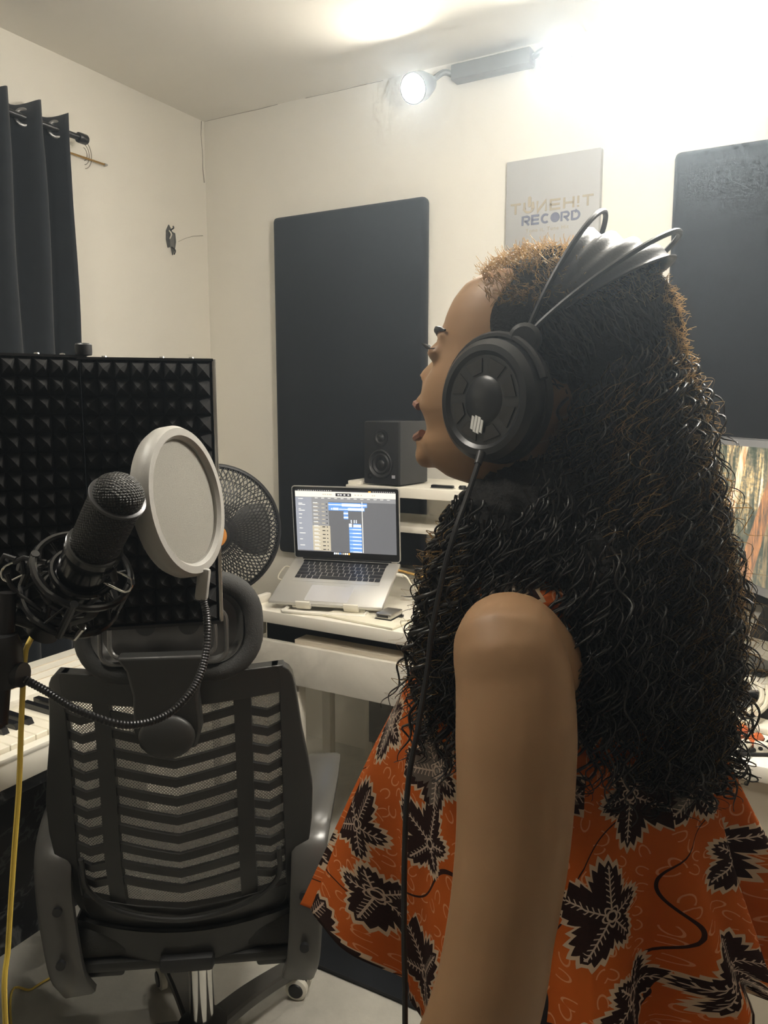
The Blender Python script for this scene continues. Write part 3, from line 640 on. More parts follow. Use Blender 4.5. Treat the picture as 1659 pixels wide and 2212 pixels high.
MB().lathe([(0, 0), (.09, 0), (.09, .006), (.08, .012), (.03, .018), (0, .018)], 28, T(mc.x, mc.y, RZ_)).build('stand_foot', M['bezel'], mon)

def put(px, py): return onZ(px, py, RZ_)
# batteries
def battery(px0, py0, px1, py1, label, blue):
    a = onZ(px0, py0, RZ_+.011); c = onZ(px1, py1, RZ_+.011); ax = (c-a); ln = ax.length
    t = thing('battery', label, 'battery', tuple(onZ(px0, py0, RZ_)), group='loose batteries on the right desk'); fr = frame(a, ax); r = .0105
    MB().lathe([(0, 0), (r*.95, 0), (r, .002), (r, ln*.28), (0, ln*.28)], 22, fr).build('cream_band', M['ivory'], t)
    MB().lathe([(0, ln*.28), (r*1.01, ln*.28), (r*1.01, ln*.97), (r*.9, ln), (0, ln)], 22, fr).build('sleeve', M['battery'], t)
    MB().lathe([(0, 0), (.0035, 0), (.0035, .003), (0, .003)], 14, fr @ T(0, 0, -.003)).build('terminal', M['metal'], t)
    if blue:
        MB().box((0, 0, 0), (.002, .010, ln*.5), bev=.0005).build('blue_stripe', M['battery_blue'], t, W=frame(a+ax*.62+Vector((.0, -.0085, -.0055)), ax, (0, -1, -.6)))
battery(1562, 1592, 1608, 1576, 'orange battery lying further back, nearer the white cables', False)
battery(1602, 1613, 1640, 1593, 'orange battery with a blue side nearest the desk edge', True)
# mouse
mo = thing('computer_mouse', 'dark grey rounded mouse lying on the right desk below the monitor', 'mouse', tuple(put(1625, 1440)))
q = put(1618, 1446)
MB().ell((0, 0, .0185), (.055, .034, .0175), 24, 12).build('shell', M['grey'], mo, W=T(q.x, q.y, RZ_) @ RZ(-.5))
MB().box((0, 0, .006), (.108, .066, .010), bev=.004, seg=2).build('base', M['black_gloss'], mo, W=T(q.x, q.y, RZ_) @ RZ(-.5))
MB().cyl((-.03, 0, .026), (-.03, 0, .034), .006, n=12).build('wheel', M['black'], mo, W=T(q.x, q.y, RZ_) @ RZ(-.5))
# handheld microphone
q0, q1 = onZ(1592, 1455, RZ_+.013), onZ(1612, 1492, RZ_+.013); ax = (q1-q0)
hm = thing('handheld_microphone', 'grey cylindrical microphone lying on the right desk in front of the mouse', 'microphone', tuple(onZ(1600, 1475, RZ_)))
MB().lathe([(0, 0), (.011, 0), (.0128, .01), (.0128, ax.length*.78), (0, ax.length*.78)], 20, frame(q0, ax)).build('handle', M['grey'], hm)
MB().lathe([(0, ax.length*.78), (.0135, ax.length*.78), (.0135, ax.length*.95), (.009, ax.length*1.03), (0, ax.length*1.05)], 20, frame(q0, ax)).build('black_end', M['black_gloss'], hm)
# black framed box
q = put(1640, 1545); fbm = T(q.x, q.y, RZ_) @ RZ(.45)
fb = thing('audio_interface', 'black box with pale rim among the white cables on the right desk', 'audio interface', tuple(q))
MB().box((.02, .01, .015), (.14, .085, .03), bev=.003).build('case', M['black'], fb, W=fbm)
for y in (-.034, .054): MB().box((.02, y, .0315), (.14, .010, .004), bev=.001).build('rim_bar', M['steel_grey'], fb, W=fbm)
for x in (-.046, .086): MB().box((x, .01, .0315), (.010, .08, .004), bev=.001).build('rim_bar', M['steel_grey'], fb, W=fbm)
for k in range(3): MB().cyl((-.01+.03*k, .01, .030), (-.01+.03*k, .01, .041), .008, n=14).build('knob', M['black_gloss'], fb, W=fbm)
# white adapter
q = put(1640, 1583); wa = thing('white_adapter', 'flat white adapter with cables behind the two batteries', 'adapter', tuple(q))
MB().box((.02, .02, .008), (.09, .05, .016), T(q.x, q.y, RZ_) @ RZ(-.25), bev=.006, seg=3).build('case', M['white_plastic'], wa)
MB().tube(smoothpath([(q.x-.02, q.y+.02, RZ_+.008), (q.x-.04, q.y+.03, RZ_+.007), (q.x-.05, q.y+.06, RZ_+.005)], 5), .003, 8).build('tail', M['white_cable'], wa)
def desk_cable(name, pts, r, m, label, z=.0):
    P = [put(*p[:2]) + Vector((0, 0, r + z + (p[2] if len(p) > 2 else 0))) for p in pts]
    return tag(MB().tube(smoothpath(P, 7), r, 8).build(name, m), label, 'cable')
desk_cable('white_cable', [(1552, 1500), (1590, 1498), (1625, 1510), (1642, 1530), (1640, 1556), (1622, 1572), (1605, 1585)], .0055, M['white_cable'], 'thick white cable looping around the black box on the right desk', .034)
desk_cable('white_cable', [(1655, 1520), (1656, 1545), (1650, 1566), (1632, 1583)], .0055, M['white_cable'], 'second thick white cable beside the right picture edge on the desk', .034)
desk_cable('cream_lead', [(1598, 1530), (1620, 1512), (1640, 1500), (1659, 1488)], .003, M['gold'], 'thin tan lead crossing the right desk behind the black box')
desk_cable('black_lead', [(1545, 1488), (1585, 1500), (1590, 1512), (1570, 1520), (1548, 1508)], .003, M['black'], 'thin black lead curled against the edge of her hair')
desk_cable('black_lead', [(1550, 1512), (1575, 1535), (1600, 1548), (1608, 1566), (1630, 1590), (1650, 1600)], .003, M['black'], 'thin black lead running from her hair towards the batteries')
desk_cable('black_braided_cable', [(1560, 1628), (1600, 1628), (1635, 1622), (1656, 1610), (1668, 1600)], .004, M['black_matte'], 'black braided cable lying along the front edge of the right desk')
desk_cable('black_braided_cable', [(1560, 1631), (1610, 1633), (1668, 1634)], .0035, M['black_matte'], 'lower black cable lying straight along the front edge of the right desk')
desk_cable('black_lead', [(1555, 1606), (1575, 1608), (1592, 1613)], .0022, M['black'], 'very short dark lead touching the battery with the blue side')
desk_cable('silver_lead', [(1545, 1500), (1562, 1530), (1578, 1550), (1580, 1546)], .003, M['steel_grey'], 'silver grey lead tangled at the edge of her hair', .004)
wsw = put(1643, 1623); w_ = thing('small_white_block', 'tiny white block with a dark hole by the front of the right desk', 'block', tuple(wsw))
MB().box((wsw.x, wsw.y, RZ_+.009), (.024, .018, .018), bev=.003).build('block', M['white_plastic'], w_); MB().cyl((wsw.x, wsw.y-.0085, RZ_+.009), (wsw.x, wsw.y-.0095, RZ_+.009), .004, n=12).build('hole', M['black'], w_)
pc = put(1560, 1568); pk = tag(MB().box((pc.x, pc.y, RZ_+.0035), (.08, .05, .007), bev=.001).build('cardboard_sleeve', mat('tan_card', (.55, .38, .18), .7)), 'tan card sleeve half hidden by her hair on the right desk', 'card')
pc = put(1560, 1535); tag(MB().box((0, 0, .002), (.11, .13, .003), W_ if False else None).build('sheet', M['paper'], W=T(pc.x+.02, pc.y+.02, RZ_) @ RZ(.3), smooth=False), 'white sheet of paper under the tangled leads on the right desk', 'paper')
# dark speaker box behind clutter
q = put(1640, 1395); ds = thing('desk_speaker', 'dark grey wedge shaped speaker under the monitor on the right desk', 'speaker', tuple(q))
dm = T(q.x+.06, q.y+.10, RZ_) @ RZ(-.5)
MB().prism([(-.07, 0), (.07, 0), (.07, .10), (-.03, .10)], -.06, .06, dm @ RX(PI/2)).build('cabinet', M['speaker'], ds, auto=20)
MB().cyl((-.052, 0, .05), (-.064, 0, .055), .03, n=20).build('cone', M['black_gloss'], ds, W=dm)

# ------------------------------------------------------------------ digital piano along the left wall
kb = thing('digital_piano', 'white digital piano keyboard behind the office chair', 'keyboard', (-1.45, .8, .70))
KX0, KX1, KY0, KY1, KZ = -1.63, -1.24, -.05, 1.47, .78
MB().box(((KX0+KX1)/2, (KY0+KY1)/2, .735), (KX1-KX0, KY1-KY0, .05), bev=.006).build('body', M['white_plastic'], kb)
MB().box((KX0+.095, (KY0+KY1)/2, .772), (.19, KY1-KY0, .028), bev=.005).build('top_panel', M['white_plastic'], kb)
for k in range(3): MB().box((KX0+.05+.04*k, (KY0+KY1)/2, .7868), (.003, KY1-KY0-.06, .0016)).build('panel_rib', M['cream_panel'], kb, smooth=False)
for y in (KY0+.03, KY1-.03): MB().box((KX1-.09, y, .772), (.20, .058, .028), bev=.005).build('end_cheek', M['white_plastic'], kb)
MB().box((KX1-.012, (KY0+KY1)/2, .763), (.024, KY1-KY0, .012), bev=.003).build('key_slip', M['white_plastic'], kb)
nk = 52; kw = (KY1-KY0-.12)/nk
wk = MB().box((0, 0, 0), (.145, kw-.0012, .016), bev=.0015, seg=1).mesh('white_key'); wk.materials.append(M['ivory'])
bkm = MB().prism([(-.047, 0), (.047, 0), (.040, .011), (-.047, .012)], -.0065, .0065, RX(PI/2)).mesh('black_key'); bkm.materials.append(M['black_gloss'])
for i in range(nk):
    y = KY0+.06+kw*(i+.5); o = bpy.data.objects.new('white_key', wk); COL.objects.link(o); o.parent = kb; o.location = Vector((KX1-.098, y, .770))-kb.location
    if i % 7 in (0, 1, 3, 4, 5) and i < nk-1:
        o = bpy.data.objects.new('black_key', bkm); COL.objects.link(o); o.parent = kb; o.location = Vector((KX1-.122, y+kw/2, .778))-kb.location
pt = thing('piano_table', 'black marbled table panel holding up the white digital piano', 'table', (-1.45, .8, 0))
MB().box(((KX0+KX1)/2-.08, (KY0+KY1)/2, .697), (KX1-KX0+.14, KY1-KY0-.04, .026), bev=.003).build('table_top', M['black_marble'], pt)
MB().box((KX0-.12, (KY0+KY1)/2, .342), (.02, KY1-KY0-.1, .684)).build('rear_panel', M['black_marble'], pt, smooth=False)
for y in (KY0+.06, KY1-.06): MB().box((KX0-.01, y, .342), (.20, .022, .684)).build('side_panel', M['black_marble'], pt, smooth=False)
# ------------------------------------------------------------------ standing fan
fcx, fcy, fcz, FRD = -1.615, 1.80, 1.015, .205
fan = thing('standing_fan', 'black pedestal fan with woven wire guard and orange hub in the corner', 'fan', (fcx, fcy+.1, 0))
fdir = (Vector((0, 0, 1.25))-Vector((fcx, fcy, fcz))); fdir.z = -.04; fdir.x += .25; FM = frame((fcx, fcy, fcz), fdir)
b = MB()
def dome(r, s): return s*.075*math.sqrt(max(0, 1-(r/FRD)**2)) 
for sgn in (1, -1):
    for k in range(80):
        pts = []
        for i in range(12):
            r = .045+(FRD-.045)*i/11; a = 2*PI*k/80 + sgn*(0.55*(i/11)**1.1); pts.append((r*math.cos(a), r*math.sin(a), dome(r, 1)))
        b.tube(pts, .0020, 4, caps=False)
for k in range(64):
    pts = []
    for i in range(8):
        r = .05+(FRD-.05)*i/7; a = 2*PI*k/64 + .1*(i/7); pts.append((r*math.cos(a), r*math.sin(a), -.01+dome(r, -1)))
    b.tube(pts, .0015, 4, caps=False)
for r in (.07, .10, .135, .17): b.tube([(r*math.cos(a), r*math.sin(a), dome(r, 1)) for a in np.linspace(0, 2*PI, 48, endpoint=False)], .0016, 4, closed=True)
b.build('guard_wires', M['black'], fan, W=FM)['kind'] = 'stuff'
b = MB(); b.tube([(FRD*math.cos(a), FRD*math.sin(a), 0) for a in np.linspace(0, 2*PI, 72, endpoint=False)], .008, 8, closed=True); b.build('guard_rim', M['black'], fan, W=FM)
MB().lathe([(0, .082), (.03, .082), (.046, .078), (.05, .072), (.05, .068), (0, .068)], 28, FM).build('guard_boss', M['black'], fan)
MB().lathe([(0, .090), (.022, .089), (.034, .085), (.036, .080), (0, .080)], 28, FM).build('hub_badge', M['orange_plastic'], fan)
for k in range(3):
    rows = []
    for i in range(9):
        r = .03+.15*i/8; w = .45*math.sin(PI*(i+1)/11)+.2; rows.append([(r*math.cos(2*PI*k/3+w*(j/6-.5)*1.9), r*math.sin(2*PI*k/3+w*(j/6-.5)*1.9), .018-.036*j/6) for j in range(7)])
    o = MB().grid(rows).build('blade', M['grey'], fan, W=FM, auto=0); o.modifiers.new('thickness', 'SOLIDIFY').thickness = .003
MB().lathe([(0, .035), (.03, .03), (.034, -.02), (.05, -.07), (.055, -.11), (.045, -.15), (0, -.16)], 26, FM).build('motor', M['black'], fan)
mb_ = FM @ Vector((0, 0, -.11))
MB().tube([(mb_.x, mb_.y, .035), (mb_.x, mb_.y, mb_.z-.03)], .014, 12).build('pole', M['black'], fan)
MB().lathe([(0, 0), (.16, 0), (.165, .01), (.15, .022), (.05, .034), (.025, .05), (0, .05)], 32, T(mb_.x, mb_.y, 0)).build('base', M['black'], fan)

# ------------------------------------------------------------------ office chair (own frame: +y is where it faces)
CHp = VW(-.385, 1.47, 0); CHM = T(CHp.x, CHp.y, 0) @ RZ(YAW+math.radians(6))
ch = thing('office_chair', 'black mesh back office chair with headrest, seen from behind', 'office chair', tuple(CHp), YAW+math.radians(6))
def cb_(mb, name, m, **k): return mb.build(name, m, ch, W=CHM, **k)
def ybk(x, z):
    pts = [(.40, -.14), (.50, -.175), (.60, -.20), (.72, -.205), (.85, -.215), (.97, -.245)]
    zz = min(max(z, .40), .97)
    for (a, ya), (c, yc) in zip(pts[:-1], pts[1:]):
        if a <= zz <= c: y = ya+(yc-ya)*(zz-a)/(c-a); break
    return y + x*x*0.9
def plate(poly, th, off=0.0):                 # a flat outline bent onto the curved back
    n = len(poly); vs = [(x, ybk(x, z)-off, z) for x, z in poly] + [(x, ybk(x, z)-off+th, z) for x, z in poly]
    fs = [tuple(range(n)), tuple(reversed(range(n, 2*n)))] + [(i, n+i, n+(i+1) % n, (i+1) % n) for i in range(n)]
    return MB().add(vs, fs)
def strip(left, right, th, off=0.0, mb=None):     # quads between two outlines with equal counts
    mb = mb or MB(); rows = []
    n = len(left)
    A = [[(x, ybk(x, z)-off, z) for x, z in s] for s in (left, right)]; B = [[(x, ybk(x, z)-off+th, z) for x, z in s] for s in (left, right)]
    vs = A[0]+A[1]+B[0]+B[1]; fs = []
    for i in range(n-1):
        fs += [(i, n+i, n+i+1, i+1), (2*n+i, 2*n+i+1, 3*n+i+1, 3*n+i), (i, i+1, 2*n+i+1, 2*n+i), (n+i, 3*n+i, 3*n+i+1, n+i+1)]
    fs += [(0, 2*n, 3*n, n), (n-1, 2*n-1, 4*n-1, 3*n-1)]
    return mb.add(vs, fs)
zs = [.43, .47, .52, .58, .64, .70, .76, .82, .88, .915, .935, .947, .954, .958]
hw = [.165, .195, .215, .228, .236, .238, .230, .220, .213, .209, .205, .199, .191, .180]
out = MB()
for s in (-1, 1):
    strip([(s*w, z) for w, z in zip(hw, zs)], [(s*min(.186-.01*(z > .5)*(z-.5), w-.012), z) for w, z in zip(hw, zs)], .030, 0, out)
bar_x = [-.19, -.14, -.08, 0, .08, .14, .19]
strip([(x, .958-.0*abs(x)) for x in bar_x], [(x, .905-.012*(1-abs(x)/.19)) for x in bar_x], .030, 0, out)
strip([(x, .508-.022*(1-abs(x)/.19)) for x in bar_x], [(x, .43+.9*x*x-.03) for x in bar_x], .030, 0, out)
fo_ = cb_(out, 'back_frame', M['chair'], auto=40); bv = fo_.modifiers.new('soft', 'BEVEL'); bv.width = .006; bv.segments = 2; bv.limit_method = 'ANGLE'
for s in (-1, 1):
    zz = np.linspace(.49, .92, 9); o = cb_(strip([(s*.104, z) for z in zz], [(s*.133, z) for z in zz], .022, -.002), 'back_rib', M['chair'])
    # long lower support wings
    zz = np.linspace(.36, .56, 7)
slots = [.885-.0362*k for k in range(11)]
for k in range(10):
    zc = slots[k]-.0181; h = .0078; wx = .108
    xs = np.linspace(-wx, wx, 9); f = lambda x: .024*(abs(x)/wx)
    cb_(strip([(x, zc-.012+f(x)+h) for x in xs], [(x, zc-.012+f(x)-h) for x in xs], .009, -.004), 'slat', M['chair'])
    for s in (-1, 1):
        xs2 = np.linspace(.130, .190, 5); g = lambda x: .011*abs(x-.160)/.03
        cb_(strip([(s*x, zc-.004+g(x)+h) for x in xs2], [(s*x, zc-.004+g(x)-h) for x in xs2], .009, -.004), 'slat', M['chair'])
# net behind the slats
rows = [[(x, ybk(x, z)+.020, z) for x in np.linspace(-.20, .20, 21)] for z in np.linspace(.44, .94, 26)]
nb = MB().grid(rows); no = cb_(nb, 'mesh_fabric', net_mat('chair_net', (.34, .33, .295), .0042, .55, .55), auto=0)
ul = no.data.uv_layers.new(name='UVMap')
for lpz in no.data.loops:
    c = no.data.vertices[lpz.vertex_index].co; ul.data[lpz.index].uv = (c.x, c.z)
# lower back shell
xs = np.linspace(-.20, .20, 11)
lo = strip([(x, .455-.02*(1-(x/.2)**2)) for x in xs], [(x, .365+.03*(x/.2)**2) for x in xs], .03, .012); cb_(lo, 'lumbar_shell', M['chair'])
cb_(MB().tube(smoothpath([(-.175, ybk(.175, .60)-.004, .60), (-.17, ybk(.17, .53)-.006, .53), (-.11, ybk(.11, .485)-.008, .485), (0, ybk(0, .465)-.008, .465), (.11, ybk(.11, .485)-.008, .485), (.17, ybk(.17, .53)-.006, .53), (.175, ybk(.175, .60)-.004, .60)], 6), .005, 8), 'edge_piping', M['chair'])
# headrest
hr = T(0, -.235, 1.035) @ RX(math.radians(-6))
loop = rrect(.278, .150, .062, 8); b = MB(); b.tube([(x, .01+.9*x*x, z) for x, z in loop], .0185, 12, closed=True)
cb_(b, 'headrest_pad', mat('headrest_weave', (.026, .026, .025), .75, var=.3, vs=220, bump=.6, bs=420), ) if False else b.build('headrest_pad', mat('headrest_weave', (.026, .026, .025), .75, var=.3, vs=220, bump=.6, bs=420), ch, W=CHM @ hr)
b = MB(); inner = rrect(.250, .122, .05, 7); n = len(inner)
vs = [(x, -.004+.9*x*x, z) for x, z in inner]+[(x*.9, .016+.9*x*x, z*.86) for x, z in inner]+[(x*.9, .022+.9*x*x, z*.86) for x, z in inner]
fs = [(i, (i+1) % n, n+(i+1) % n, n+i) for i in range(n)]+[tuple(range(n, 2*n)), tuple(reversed(range(2*n, 3*n)))]; b.add(vs, fs)
hsh = b.build('headrest_shell', M['chair_arm'], ch, W=CHM @ hr)
for w, h, y in ((.205, .088, -.006), (.17, .066, -.012)):
    lp2 = [(x-.005, y+.7*x*x, z-.012) for x, z in rrect(w, h, .02, 5)]; MB().tube(lp2, .004, 8, closed=True).build('shell_ridge', M['chair_arm'], hsh, W=CHM @ hr)
for x in (-.035, .035): MB().lathe([(.017, 0), (.017, .005), (0, .005)], 20, CHM @ hr @ T(x, .012, .005) @ RX(PI/2)).build('screw_cap', M['chair'], hsh)
# bracket from back to headrest
pr = [(-.060, .975), (-.052, .93), (-.055, .87), (-.045, .835), (.045, .835), (.055, .87), (.052, .93), (.060, .975), (.075, 1.0), (-.075, 1.0)]
b = MB(); n = len(pr); vs = [(x, -.268+.05*(.975-z)*2-.004, z) for x, z in pr]+[(x, -.238+.05*(.975-z)*2, z) for x, z in pr]
b.add(vs, [tuple(range(n)), tuple(reversed(range(n, 2*n)))]+[(i, n+i, n+(i+1) % n, (i+1) % n) for i in range(n)])
bo = cb_(b, 'headrest_bracket', M['chair']); bv = bo.modifiers.new('soft', 'BEVEL'); bv.width = .005; bv.segments = 2; bv.limit_method = 'ANGLE'
cb_(MB().ell((0, 0, 0), (.046, .014, .038), 24, 12, T(.0, -.268, .862)), 'pivot_cap', M['chair'])
# arms
def ribbon(pts, w, th, nrm):
    b = MB(); P = smoothpath(pts, 6); rows = []
    n = len(P); ws = [w(i/(n-1)) for i in range(n)]; vs = []
    for i, p in enumerate(P):
        t = (P[min(i+1, n-1)]-P[max(i-1, 0)]).normalized(); s = Vector(nrm(i/(n-1))); s = (s-t*s.dot(t)).normalized(); u = t.cross(s)
        for a, c in ((-1, -.6), (-.8, -1), (.8, -1), (1, -.6), (1, .6), (.8, 1), (-.8, 1), (-1, .6)): vs.append(p+s*(a*ws[i]/2)+u*(c*th/2))
    fs = [(i*8+j, i*8+(j+1) % 8, (i+1)*8+(j+1) % 8, (i+1)*8+j) for i in range(n-1) for j in range(8)]+[tuple(reversed(range(8))), tuple((n-1)*8+j for j in range(8))]
    return b.add(vs, fs)
for s in (-1, 1):
    pts = [(s*.205, -.13, .305), (s*.216, -.155, .36), (s*.222, -.165, .44), (s*.226, -.170, .52), (s*.230, -.155, .575), (s*.236, -.115, .603), (s*.246, -.04, .612), (s*.258, .06, .612), (s*.266, .15, .606), (s*.268, .19, .596)]
    arm = cb_(ribbon(pts, lambda t: .062 if t < .35 else (.062+.012*math.sin((t-.35)*2.4)), .020, lambda t: (1, 0, 0)), 'armrest', M['chair_arm'])
    for z in (.40, .505): MB().cyl((s*.219, -.178, z), (s*.219, -.186, z), .0085, n=16).build('bolt_hole', M['black'], arm, W=CHM)
    cb_(MB().box((s*.17, -.09, .335), (.09, .06, .03), bev=.006), 'arm_mount', M['chair'])
# seat, mechanism, column, base
cb_(MB().box((0, .075, .405), (.44, .44, .075), bev=.03, seg=4), 'seat_cushion', mat('seat_mesh_cloth', (.03, .03, .028), .85, var=.3, vs=300, bump=.5, bs=500))
cb_(MB().box((0, .06, .362), (.40, .42, .022), bev=.008), 'seat_pan', M['chair'])
cb_(MB().box((0, .02, .335), (.16, .20, .04), bev=.01), 'tilt_mechanism', M['black'])
cb_(MB().box((0, -.12, .37), (.10, .10, .03), bev=.008), 'back_bracket', M['black'])
cb_(MB().lathe([(.0, .26), (.042, .26), (.045, .268), (.045, .32), (0, .32)], 24), 'column_sleeve', M['black'])
cb_(MB().lathe([(.0, .09), (.026, .09), (.026, .262), (0, .262)], 24), 'gas_column', M['chrome'])
cb_(MB().lathe([(.0, .055), (.05, .055), (.055, .07), (.052, .105), (.034, .115), (0, .115)], 26), 'base_hub', M['black'])
for k in range(5):
    a = math.radians(49+72*k-6); d = Vector((math.cos(a), math.sin(a), 0)); R = .275
    leg = cb_(ribbon([d*.03+Vector((0, 0, .085)), d*.12+Vector((0, 0, .090)), d*.22+Vector((0, 0, .083)), d*R+Vector((0, 0, .072))], lambda t: .055-.018*t, .030, lambda t: (-d.y, d.x, 0)), 'base_leg', M['chair_arm'])
    cc = d*R; sd = Vector((-d.y, d.x, 0)); rot = 0.5 + k*1.1; wx_ = Vector((math.cos(a+rot), math.sin(a+rot), 0))
    cs = cb_(MB().cyl(cc+Vector((0, 0, .04)), cc+Vector((0, 0, .075)), .008, n=12).ell((cc.x, cc.y, .042), (.021, .021, .022), 18, 10), 'caster_hood', M['black'])
    for q in (-1, 1):
        c0 = cc+wx_*(.011*q)+Vector((0, 0, .0265)); fr = frame(c0, wx_*q)
        wl_ = MB().lathe([(0, -.002), (.0265, -.002), (.0265, .011), (.021, .014), (0, .014)], 24, fr).build('wheel', mat('caster_ring', (.62, .57, .46), .4) if False else M['white_plastic'], cs, W=CHM)
        MB().lathe([(0, .0135), (.0185, .0135), (.0165, .017), (0, .0175)], 22, fr).build('wheel_cap', M['black'], cs, W=CHM)

# ------------------------------------------------------------------ microphone in shock mount (sight-aligned frame VM)
mt = VP(258, 1066, .685); mbm = VP(166, 1262, .745); maxis = (mt-mbm).normalized(); MF = frame(mbm, maxis, (0, -1, 0)); mlen = (mt-mbm).length
mic = thing('condenser_microphone', 'black condenser microphone with woven grille tilted up in a shock mount', 'microphone', tuple(VW(*mbm)), YAW)
def grille():
    t = NT('microphone_grille'); c = t.mapv(t.coord(), (420, 420, 420)); v = t.n('ShaderNodeTexVoronoi'); t.t.links.new(c, v.inputs['Vector']); v.inputs['Scale'].default_value = 1.0; v.inputs['Randomness'].default_value = .15
    t.set(t.b.inputs['Base Color'], t.mix(t.ma('MULTIPLY', v.outputs['Distance'], 1.6, clamp=True), (.055, .055, .05), (.003, .003, .003))); t.b.inputs['Metallic'].default_value = .6; t.b.inputs['Roughness'].default_value = .4
    t.bump(t.ma('SUBTRACT', 1.0, v.outputs['Distance']), .9, .002); return t.m
G = grille(); R0 = .0245
MB().lathe([(R0*.97, mlen*.42), (R0*.98, mlen*.95), (R0*.93, mlen*.965), (R0*.90, mlen+.004), (R0*.72, mlen+.010), (R0*.4, mlen+.0135), (0, mlen+.0145)], 40, MF).build('grille', G, mic, W=VM)
MB().lathe([(R0*1.0, mlen*.94), (R0*1.06, mlen*.945), (R0*1.06, mlen*.965), (R0*1.0, mlen*.97)], 40, MF).build('top_band', M['metal_dark'], mic, W=VM)
MB().lathe([(0, -.03), (R0*.7, -.03), (R0*.9, -.02), (R0*1.0, .0), (R0*1.02, mlen*.38), (R0*1.10, mlen*.40), (R0*1.10, mlen*.45), (R0*1.0, mlen*.46)], 40, MF).build('body', M['black_gloss'], mic, W=VM)
MB().lathe([(0, -.05), (.009, -.05), (.010, -.03), (0, -.03)], 18, MF).build('connector', M['metal'], mic, W=VM)
smt = thing('shock_mount', 'black spider shock mount with elastic cords holding the tilted microphone', 'shock mount', tuple(VW(*(mbm-Vector((0, 0, .03))))), YAW)
def ring(z, R, r, n=36): return [MF @ Vector((R*math.cos(a), R*math.sin(a), z)) for a in np.linspace(0, 2*PI, n, endpoint=False)], r
for z, R, r, nm in ((.018, R0*1.17, .0032, 'inner_ring'), (-.012, R0*1.17, .0032, 'inner_ring'), (.022, .046, .0036, 'outer_ring'), (-.022, .046, .0036, 'outer_ring')):
    P, r_ = ring(z, R, r); MB().tube(P, r_, 8, closed=True).build(nm, M['black_gloss'], smt, W=VM)
for k in range(8):
    a = 2*PI*k/8; a2 = a+.32
    MB().tube([MF @ Vector((.046*math.cos(a), .046*math.sin(a), .022 if k % 2 else -.022)), MF @ Vector((R0*1.17*math.cos(a2), R0*1.17*math.sin(a2), .003)), MF @ Vector((.046*math.cos(a+.6), .046*math.sin(a+.6), .022 if k % 2 else -.022))], .0016, 6).build('elastic_cord', M['black'], smt, W=VM)
for k in range(4):
    a = 2*PI*k/4+.4; MB().tube([MF @ Vector((.046*math.cos(a), .046*math.sin(a), z)) for z in (-.026, .026)], .004, 10).build('ring_post', M['metal_dark'], smt, W=VM)
# lever clips
def clip(px, py, f, s):
    p = [VP(px+s*x, py+y, f) for x, y in ((0, 0), (14, -16), (30, -10), (58, 4), (62, 24), (48, 34), (24, 24), (2, 14))]
    MB().tube(smoothpath(p, 5), .0011, 8).build('wire_clip', M['chrome'], smt, W=VM)
    MB().tube([VP(px+s*4, py-8, f), VP(px+s*22, py-10, f-.004), VP(px+s*26, py+8, f-.004), VP(px+s*14, py+10, f)], .0045, 8, flat=.5).build('clip_lever', M['metal_dark'], smt, W=VM)
clip(222, 1245, .72, 1); clip(66, 1222, .74, -1)
for pts in ([(30, 1215), (52, 1205), (100, 1215)], [(48, 1212), (52, 1240)], [(15, 1240), (22, 1262), (40, 1285), (90, 1320)], [(75, 1232), (90, 1230)], [(150, 1335), (172, 1322), (190, 1308), (214, 1285)], [(85, 1270), (110, 1300), (100, 1340)], [(0, 1216), (10, 1200), (34, 1208)]):
    MB().tube([VP(x, y, .725) for x, y in pts], .0026, 8).build('frame_wire', M['metal_dark'], smt, W=VM)
yk = smoothpath([VP(205, 1300, .735), VP(190, 1330, .74), VP(130, 1345, .74), VP(70, 1320, .735), VP(25, 1290, .73)], 6)
MB().tube(yk, .0075, 10, flat=.6).build('yoke', M['black'], smt, W=VM)
MB().cyl(VP(110, 1335, .74), VP(92, 1365, .745), .013, .016, n=20).build('swivel', M['black'], smt, W=VM)
b = MB(); b.tube([VP(150, 1370, .73), VP(164, 1376, .725), VP(180, 1358, .72), VP(176, 1352, .725)], .005, 8, flat=.5); b.build('thumb_screw', M['metal'], smt, W=VM)
# stand that reaches out of the picture on the left
st = thing('microphone_stand', 'black microphone boom stand at the left picture edge', 'stand', tuple(VW(-.455, .66, 0)), YAW)
boom0 = VP(100, 1352, .742); piv = VP(-150, 1560, .66)
MB().tube([boom0, VP(30, 1330, .73)], .008, 12).build('boom_tip', M['black'], st, W=VM)
MB().tube([VP(16, 1280, .72), VP(8, 1420, .715), VP(-2, 1560, .705), VP(-60, 1600, .68), piv], .0085, 12).build('boom', M['metal_dark'], st, W=VM)
MB().lathe([(0, 0), (.016, 0), (.018, .01), (.018, .04), (.014, .05), (0, .05)], 18, frame(VP(10, 1480, .71), (0, 0, 1))).lathe([(0, 0), (.012, 0), (.012, .02), (0, .02)], 14, frame(VP(10, 1455, .71), (1, -.2, 0))).build('clamp', M['black'], st, W=VM)
MB().tube([piv, (piv.x, piv.y, .05)], .011, 14).build('pole', M['metal_dark'], st, W=VM)
MB().ell(tuple(piv), (.024, .024, .024)).build('clutch', M['black'], st, W=VM)
for k in range(3):
    a = 2*PI*k/3+.5; MB().tube([(piv.x, piv.y, .14), (piv.x+.20*math.cos(a), piv.y+.20*math.sin(a), .012)], .008, 10).build('leg', M['metal_dark'], st, W=VM)
